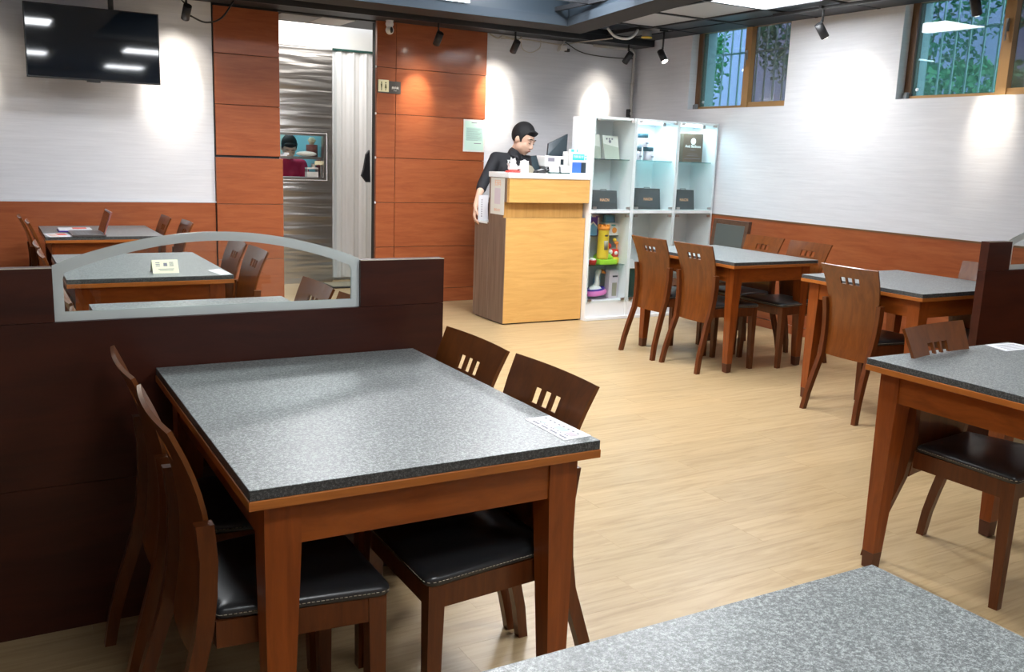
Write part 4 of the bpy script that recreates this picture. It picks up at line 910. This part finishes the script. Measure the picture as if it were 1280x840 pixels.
# lower shelves of the first cabinet
cb = bpy.data.objects['display_cabinet']
for z, ya in ((.725, .145), (.478, .03)): 
    MB().box(.02, .425, ya, .32, z, z+.006).build('glass_shelf', 'shelf_glass', cb)
zA, zB, zC = .7315, .4845, .1705
t = thing('carton', 'purple and blue carton on the upper toy shelf', 'box', (4.645, 6.745, zA)); MB().box(-.065, .065, -.04, .05, 0, .17).build('box', 'navy', t); MB().prism([(-.06, .002), (.045, .002), (.045, .07), (.0, .11), (-.06, .06)], 'y', -.0412, -.04).build('blue_picture', 'sky', t); MB().prism([(-.06, .06), (.0, .11), (.045, .07), (.045, .085), (.0, .125), (-.06, .08)], 'y', -.0418, -.0412).build('white_band', 'cup_white', t)
MB().box(.048, .060, -.0412, -.04, .06, .16).build('print', 'ink_white', t)
t = thing('carton', 'white carton with red and green pictures on the upper toy shelf', 'box', (4.844, 6.745, zA)); MB().box(-.075, .075, -.04, .05, 0, .108).build('box', 'cup_white', t); MB().cyl((.035, -.0402, .045), (.035, -.0415, .045), .026, n=14).build('red_picture', 'orange', t)
f = MB(); f.box(-.035, -.02, -.0412, -.04, .02, .07); f.box(.0, .045, -.0412, -.04, .085, .095); f.build('green_picture', 'turquoise', t); MB().box(-.074, -.05, -.0412, -.04, .015, .09).build('brown_picture', 'taupe', t)
t = thing('picture_box', 'small dark blue framed picture box standing on the white carton', 'box', (4.850, 6.755, zA+.109), .1); MB().hexa([(-.065, -.015, 0), (.06, -.015, 0), (.06, .015, 0), (-.065, .015, 0)], [(-.055, .0, .068), (.065, .0, .066), (.065, .02, .066), (-.055, .02, .068)]).build('frame', 'lid_blue', t); MB().hexa([(-.045, -.0155, .01), (.045, -.0155, .01), (.045, -.012, .01), (-.045, -.012, .01)], [(-.04, -.004, .055), (.048, -.004, .055), (.048, 0, .055), (-.04, 0, .055)]).build('picture', 'sky', t)
# toy castle
t = thing('toy_castle', 'orange and yellow toy castle tower on a green base, middle toy shelf', 'toy', (4.745, 6.71, zB))
MB().box(-.085, .100, -.125, .06, 0, .045, .008).build('green_base', 'lime', t); MB().lathe([(.085, .045), (.088, .06), (.07, .075), (.0705, .08)], (.03, 0, 0)).build('green_dome', 'lime', t)
MB().lathe([(.050, .0), (.053, .02), (.049, .25), (.052, .255)], (-.028, -.070, .047), 16).build('tower', 'yellow', t); MB().lathe([(.030, .0), (.030, .08)], (-.028, -.096, .13), 14).build('tower_picture', 'taupe', t)
MB().sphere((-.028, -.108, .255), .020, 1.2, .7, .7).build('window_eye', 'plate', t)
f = MB(); f.lathe([(.054, 0), (.055, .03), (.048, .032)], (-.028, -.070, .302), 12)
for k in range(7): a = 2*PI*k/7; f.box(-.028+.043*math.cos(a)-.009, -.028+.043*math.cos(a)+.009, -.07+.043*math.sin(a)-.009, -.07+.043*math.sin(a)+.009, .332, .350)
f.build('battlement', 'orange', t)
f = MB(); f.cyl((.07, -.02, .08), (.07, -.02, .13), .006, n=8); f.sphere((.07, -.02, .155), .026); f.build('red_flower', 'red', t); MB().sphere((.088, -.02, .10), .026).build('grey_ball', 'cup_white', t)
t = thing('toy_robot', 'yellow and red toy figure with small red flag, middle toy shelf', 'toy', (4.895, 6.70, zB))
MB().box(-.045, .024, -.04, .04, 0, .055, .01).build('foot', 'yellow', t); MB().box(-.05, .02, -.035, .035, .055, .125, .012).build('body', 'red', t); MB().sphere((-.013, -.033, .092), .018).build('eye', 'cup_white', t); MB().cyl((.02, 0, .06), (.015, 0, .17), .006, n=8).build('mast', 'orange', t); MB().sphere((.012, 0, .18), .022, 1.2, .6, .7).build('flag', 'orange', t); MB().sphere((-.012, 0, .205), .018).build('topknot', 'yellow', t)
t = thing('cup', 'small red and white snack tub before the toy castle', 'tub', (4.60, 6.62, zB)); MB().lathe([(.03, 0), (.038, .04), (.036, .042)]).build('tub', 'red', t); MB().sphere((0, 0, .045), .03, 1, 1, .5).build('filling', 'cup_white', t)
t = thing('carton', 'small white carton at the left of the middle toy shelf', 'box', (4.556, 6.72, zB)); MB().box(-.04, .03, -.03, .03, 0, .11).build('box', 'cup_white', t); MB().box(-.035, .0, -.031, -.03, .07, .10).build('print', 'turquoise', t)
# goose in ring
t = thing('toy_goose', 'white toy goose with orange beak sitting in a purple ring', 'toy', (4.70, 6.70, zC))
MB().tube([(.085*math.cos(a), .075*math.sin(a), .055+.01*math.cos(a)) for a in [2*PI*i/24 for i in range(24)]], .024, 10, True).build('ring', 'pink', t)
MB().tube([(.08*math.cos(a), .07*math.sin(a), .082+.012*math.cos(a)) for a in [2*PI*i/24 for i in range(24)]], .012, 8, True).build('ring_rim', 'navy', t)
MB().sphere((0, 0, .07), .06, 1.1, 1, .85).build('body', 'cup_white', t)
MB().tube([(.0, 0, .09), (.02, 0, .14), (.015, 0, .20), (.03, 0, .245), (.045, 0, .25)], [.036, .024, .02, .026, .022], 10).build('neck', 'cup_white', t)
MB().cyl((.05, 0, .247), (.095, -.01, .225), .020, .008, 10).build('beak', 'orange', t)
t = thing('water_bottle', 'pale blue printed bottle box beside the toy goose', 'box', (4.872, 6.69, zC)); MB().box(-.055, .045, -.035, .035, 0, .255, .004).build('box', 'jar', t); MB().box(-.02, .03, -.0362, -.035, .02, .14).build('picture', 'taupe', t); MB().box(-.02, .035, -.0362, -.035, .19, .205).build('print', 'ink', t)
t = thing('water_bottle', 'translucent blue bottle left of the printed box on the toy shelf', 'bottle', (4.80, 6.825, zC)); MB().lathe([(.03, 0), (.034, .01), (.034, .15), (.02, .19), (.018, .2)]).build('body', 'sky', t); MB().lathe([(.021, .2), (.021, .225)]).build('cap', 'cup_white', t)
t = thing('storage_box', 'dark green storage box with white card in the middle cabinet bottom', 'box', (5.10, 6.73, zC)); MB().box(-.12, .25, -.07, .1, 0, .26, .004).build('box', 'dark_teal', t); MB().hexa([(-.09, -.10, .268), (.06, -.10, .268), (.06, .05, .268), (-.09, .05, .268)], [(-.09, -.10, .275), (.06, -.10, .275), (.06, .05, .33), (-.09, .05, .33)]).build('card', 'cup_white', t)

# ------------------------------------------------------------------ kitchen hatch contents
hs = thing('hatch_shelf', 'steel shelf across the kitchen hatch', 'shelf', (2.74, 9.5, 1.285)); MB().box(-.33, .33, -.07, .10, 0, .025).build('board', 'steel_plain', hs)
for i in (-1, 1): MB().box(i*.325-.006, i*.325+.006, -.06, .08, .0, -.183).build('bracket', 'steel_plain', hs)
hw_ = thing('wrapped_parcel', 'clear plastic wrapped tray on the hatch shelf', 'parcel', (2.93, 9.5, 1.3105)); MB().sphere((0, 0, .028), .05, 2.2, 1, .55).build('wrap', 'pouch', hw_)
hp = thing('paper_napkins', 'white napkins at the left of the hatch shelf', 'napkins', (2.66, 9.47, 1.3105)); MB().box(-.07, .05, -.03, .04, 0, .012).box(.02, .07, -.03, .03, .012, .035).build('stack', 'paper', hp)
hb = thing('organiser', 'white plastic organiser standing on the hatch sill', 'organiser', (2.985, 9.5, 1.1005)); MB().box(-.06, .06, -.04, .04, 0, .055).build('lower_bin', 'machine', hb); MB().box(-.06, .06, -.04, .04, .085, .10).build('tray', 'cup_white', hb)
for i in (-1, 1): MB().box(i*.055-.005, i*.055+.005, -.035, .035, .055, .085).build('post', 'plastic_grey', hb)
MB().box(.0, .03, -.03, .02, .10, .14).build('sticker', 'cup_white', hb)
hj = thing('condiment_tin', 'dark red tin on the right of the kitchen hatch shelf', 'tin', (3.02, 9.6, 1.3105)); MB().lathe([(.06, 0), (.06, .12), (.055, .125)]).build('tin', 'laptop_back', hj); MB().lathe([(.02, .125), (.045, .17), (.02, .2)]).build('stuffing', 'cream', hj)
tg = thing('price_tag', 'small white tag hanging right in the hatch', 'tag', (3.04, 9.44, 1.25)); MB().box(-.04, .035, -.004, .004, -.02, .02).build('tag_card', 'cream', tg); MB().box(-.003, .003, -.001, .001, .02, .036).build('tag_hook', 'plastic_grey', tg)

# ------------------------------------------------------------------ people
def capsule(bm, a, b, ra, rb, n=14):
    a, b = Vector(a), Vector(b); d = b-a; L_ = d.length; q = d.normalized().to_track_quat('Z', 'Y'); rings = []
    K = 5
    prof = [(-ra*math.cos(i*PI/2/K), ra*math.sin(i*PI/2/K)) for i in range(1, K+1)]+[(L_+rb*math.sin(i*PI/2/K), rb*math.cos(i*PI/2/K)) for i in range(0, K)]
    for z, r in prof: rings.append([bm.verts.new(a+q@Vector((r*math.cos(2*PI*k/n), r*math.sin(2*PI*k/n), z))) for k in range(n)])
    t0 = bm.verts.new(a+q@Vector((0, 0, -ra))); t1 = bm.verts.new(a+q@Vector((0, 0, L_+rb)))
    for r0_, r1_ in zip(rings, rings[1:]):
        for k in range(n): bm.faces.new((r0_[k], r0_[(k+1) % n], r1_[(k+1) % n], r1_[k]))
    for k in range(n): bm.faces.new((rings[0][(k+1) % n], rings[0][k], t0)); bm.faces.new((rings[-1][k], rings[-1][(k+1) % n], t1))
def ell(bm, c, r, rot=None, n=20):
    mt = Matrix.Translation(c)@(rot.to_4x4() if rot else Matrix())@Matrix.Diagonal((*r, 1)); bmesh.ops.create_uvsphere(bm, u_segments=n, v_segments=n//2+2, radius=1, matrix=mt)
def remesh(name, bm, vox, m_, parent, smooth=6):
    me = bpy.data.meshes.new(name+'_raw'); bm.to_mesh(me); bm.free(); o = bpy.data.objects.new(name, me); COL.objects.link(o)
    md = o.modifiers.new('r', 'REMESH'); md.mode = 'VOXEL'; md.voxel_size = vox; md.use_smooth_shade = True
    if smooth: s_ = o.modifiers.new('s', 'SMOOTH'); s_.iterations = smooth; s_.factor = .5
    dg = bpy.context.evaluated_depsgraph_get(); dg.update(); me2 = bpy.data.meshes.new_from_object(o.evaluated_get(dg)); o.modifiers.clear(); o.data = me2; bpy.data.meshes.remove(me)
    me2.name = name; me2.materials.clear(); me2.materials.append(M[m_])
    for p in me2.polygons: p.use_smooth = True
    o.parent = parent; return o
def person(label, loc, rz, J, shirt='shirt', hairm='hair', hands=True, voxel=.006):
    """J: joint dictionary in local coordinates, figure faces -Y"""
    t = thing('person', label, 'person', loc, rz)
    b = bmesh.new()
    H = J['head']; hr = J['head_rot']            # head centre and rotation (Matrix 3x3)
    hs_ = J.get('head_s', 1.0); R = lambda v: Vector(H)+hr@(Vector(v)*hs_); S = lambda *r: tuple(q*hs_ for q in r)
    ell(b, R((0, .012, .018)), S(.074, .092, .098), hr)           # skull
    ell(b, R((0, -.028, -.045)), S(.059, .062, .072), hr)         # face
    ell(b, R((0, -.048, -.092)), S(.030, .030, .024), hr)         # chin
    for s_ in (-1, 1):
        ell(b, R((s_*.050, -.010, -.058)), S(.016, .034, .034), hr)
        ell(b, R((s_*.034, -.054, -.034)), S(.024, .022, .024), hr)   # cheek
        ell(b, R((s_*.076, .010, -.015)), S(.010, .020, .031), hr)    # ear
        ell(b, R((s_*.030, -.074, .018)), S(.026, .011, .010), hr)    # brow ridge
        ell(b, R((s_*.009, -.095, -.038)), S(.009, .010, .008), hr)
    capsule(b, R((0, -.080, .008)), R((0, -.102, -.032)), .008, .011, 10)  # nose
    ell(b, R((0, -.083, -.066)), S(.022, .011, .010), hr)
    capsule(b, J['neck'], R((0, .015, -.06)), .055, .050)
    # torso
    pel, ch, nk = Vector(J['pelvis']), Vector(J['chest']), Vector(J['neck'])
    def tor(bb, g):
        capsule(bb, pel+Vector((-.07, 0, 0)), pel+Vector((.07, 0, 0)), .105+g, .105+g)
        mid = (pel+ch)/2
        capsule(bb, pel+Vector((-.05, 0, .02)), ch+Vector((-.065, 0, 0)), .105+g, .105+g); capsule(bb, pel+Vector((.05, 0, .02)), ch+Vector((.065, 0, 0)), .105+g, .105+g)
        capsule(bb, Vector(J['shL']), Vector(J['shR']), .050+g*.6, .050+g*.6); capsule(bb, ch, nk, .10+g, .060+g*.5)
        for s2 in ('L', 'R'): capsule(bb, ch+Vector((-.05 if s2 == 'L' else .05, 0, .02)), J['sh'+s2], .095+g, .048+g*.6)
    tor(b, 0)
    for s2 in ('L', 'R'):
        capsule(b, J['sh'+s2], J['el'+s2], .050, .038); capsule(b, J['el'+s2], J['wr'+s2], .037, .024)
        capsule(b, J['hip'+s2], J['kn'+s2], .085, .055); capsule(b, J['kn'+s2], J['an'+s2], .052, .036)
        a = Vector(J['an'+s2]); capsule(b, (a.x, a.y+.02, .035), (a.x, a.y-.13, .03), .034, .03)
        # hand
        if hands:
            w_, hd = Vector(J['wr'+s2]), Vector(J['hd'+s2]).normalized(); side = hd.cross(Vector(J.get('pn'+s2, (0, -1, 0)))).normalized(); pn = side.cross(hd).normalized()
            pc = w_+hd*.05
            for k in (-1.0, -.35, .35, 1.0): capsule(b, w_+side*k*.016, w_+hd*.085+side*k*.027, .015, .012, 10)
            for k, ln in ((-1, .062), (-.34, .078), (.34, .083), (1, .072)):
                p0 = w_+hd*.088+side*k*.029; p1 = p0+(hd*.9+pn*.35).normalized()*ln*.5; p2 = p1+(hd*.55+pn*.8).normalized()*ln*.5
                capsule(b, p0, p1, .0095, .0088, 8); capsule(b, p1, p2, .0088, .0078, 8)
            p0 = w_+hd*.03+side*.024; p1 = p0+(hd*.6+side*.75+pn*.3).normalized()*.038; p2 = p1+(hd*.9+pn*.4+side*.1).normalized()*.032
            capsule(b, p0, p1, .013, .0105, 8); capsule(b, p1, p2, .0105, .009, 8)
    remesh('body', b, voxel, 'skin', t, 4)
    # shirt
    b = bmesh.new(); tor(b, .016)
    for s2 in ('L', 'R'):
        e = Vector(J['el'+s2]); w_ = Vector(J['wr'+s2]); c = e+(w_-e)*.18
        capsule(b, J['sh'+s2], e, .058, .049); capsule(b, e, c, .049, .047)
    remesh('shirt', b, .009, shirt, t, 5)
    b = bmesh.new()
    capsule(b, pel+Vector((-.07, 0, -.04)), pel+Vector((.07, 0, -.04)), .126, .126)
    for s2 in ('L', 'R'): capsule(b, J['hip'+s2], J['kn'+s2], .103, .074); capsule(b, J['kn'+s2], Vector(J['an'+s2])+Vector((0, 0, .02)), .074, .062)
    remesh('trousers', b, .011, 'trousers', t, 5)
    for s2 in ('L', 'R'):
        b = bmesh.new(); a = Vector(J['an'+s2]); capsule(b, (a.x, a.y+.03, .045), (a.x, a.y-.15, .040), .043, .038); 
        for v in b.verts: v.co.z = max(v.co.z, 0)
        remesh('shoe', b, .009, 'shoe', t, 2)
    # hair: cap over skull, clear of the face
    b = bmesh.new(); ell(b, R((0, .020, .030)), S(.083, .099, .101), hr, 28)
    hri = hr.inverted()
    dead = []
    for v in b.verts:
        l = (hri@(v.co-Vector(H)))/hs_
        if l.z < .040-.0*l.y and l.y < -.035: l.z = max(l.z, .05); l.y = max(l.y, -.062); v.co = R(l)
        if l.z < -.045: l.z = -.045-.02*(l.y/.1); l.x *= .86; l.y *= .88; v.co = R(l)
    for i in range(16):
        a = i/15; c = R((-.055+.11*a, -.066+.012*abs(a-.5), .088-.02*abs(a-.5))); capsule(b, c, R((-.060+.12*a, -.073+.02*abs(a-.5)*2, .056+.005*(i % 3))), .012, .007, 8)
    for s_ in (-1, 1): capsule(b, R((s_*.072, .005, .04)), R((s_*.074, -.004, -.002)), .014, .007, 8)
    remesh('hair', b, .005, hairm, t, 2)
    # face details
    for s_ in (-1, 1):
        m_ = MB(); m_.tube([R((s_*.012, -.0865, .026)), R((s_*.030, -.0885, .031)), R((s_*.048, -.078, .026))], [.003, .0042, .0025], 8); m_.build('eyebrow', hairm, t)
        m_ = MB(); m_.sphere(R((s_*.031, -.0745, .001)), .0125, 1.2, .8, .75, 12, hr); m_.build('eyelid', 'skin', t)
        m_ = MB(); m_.tube([R((s_*.018, -.0850, -.004)), R((s_*.031, -.0868, -.0075)), R((s_*.045, -.0800, -.004))], [.0016, .0026, .0016], 6); m_.build('eyelashes', hairm, t)
    m_ = MB(); m_.tube([R((-.021, -.0905, -.066)), R((0, -.0965, -.0635)), R((.021, -.0905, -.066))], [.0025, .0052, .0025], 8); m_.build('mouth', 'lips', t)
    return t
from mathutils import Euler
hr = Euler((math.radians(24), math.radians(4), math.radians(30)), 'XYZ').to_matrix()
# local = world minus (4.20, 7.34)
ph = person('man in black shirt with rolled sleeves looking down behind the counter', (4.20, 7.36, 0), 0, dict(
    head=(.055, -.055, 1.550), head_s=1.14, head_rot=hr, neck=(.0, .0, 1.415), pelvis=(-.02, .06, .98), chest=(-.01, .02, 1.27), shL=(-.185, .02, 1.370), shR=(.165, -.03, 1.345),
    elL=(-.355, -.06, 1.135), elR=(.22, -.14, 1.08), wrL=(-.505, -.235, .960), wrR=(.12, -.33, 1.00), hdL=(-.20, -.12, -.85), pnL=(.8, -.3, .1), hdR=(-.75, -.3, -.4), pnR=(0, -.2, -1),
    hipL=(-.11, .07, .92), hipR=(.07, .07, .92), knL=(-.12, .04, .50), knR=(.08, .04, .50), anL=(-.13, .08, .09), anR=(.09, .10, .09)))
MB().hexa([(-.075, -.045, 1.405), (-.02, -.10, 1.375), (-.01, -.09, 1.365), (-.07, -.03, 1.395)], [(-.068, -.040, 1.445), (-.018, -.085, 1.40), (-.012, -.075, 1.40), (-.062, -.028, 1.445)]).build('collar', 'shirt', ph)
MB().hexa([(.075, -.065, 1.395), (.02, -.105, 1.370), (.01, -.09, 1.365), (.07, -.05, 1.385)], [(.068, -.06, 1.435), (.018, -.09, 1.40), (.012, -.08, 1.40), (.062, -.048, 1.435)]).build('collar', 'shirt', ph)
f = MB(); [f.cyl((-.004, -.115-.004*i, 1.33-.09*i), (-.004, -.125-.004*i, 1.33-.09*i), .006, n=8) for i in range(3)]; f.build('buttons', 'ink_grey', ph)
sh = thing('order_pad', 'white order sheets standing beside the man\'s hand on the low desk', 'paper', (3.755, 7.10, .8385), -.15)
MB().box(-.045, .040, -.006, .006, 0, .215).build('sheets', 'paper', sh)
f = MB(); [f.box(-.02, -.012, -.0068, -.006, .03+.02*i, .04+.02*i) for i in range(8)]; f.build('print', 'ink_grey', sh)
hr2 = Euler((math.radians(38), 0, math.radians(-8)), 'XYZ').to_matrix()
person('kitchen worker with dark hair and crimson top bending behind the hatch shelf', (2.84, 9.93, 0), 0, dict(
    head=(0, -.12, 1.40), head_rot=hr2, neck=(0, .0, 1.28), pelvis=(0, .12, .86), chest=(0, .04, 1.13), shL=(-.17, .0, 1.22), shR=(.17, .0, 1.22),
    elL=(-.22, -.10, .98), elR=(.22, -.10, .98), wrL=(-.12, -.27, 1.06), wrR=(.12, -.27, 1.06), hdL=(.3, -.4, 0), pnL=(0, 0, -1), hdR=(-.3, -.4, 0), pnR=(0, 0, -1),
    hipL=(-.09, .12, .80), hipR=(.09, .12, .80), knL=(-.10, .08, .44), knR=(.10, .08, .44), anL=(-.10, .12, .09), anR=(.10, .12, .09)), shirt='crimson', voxel=.008)
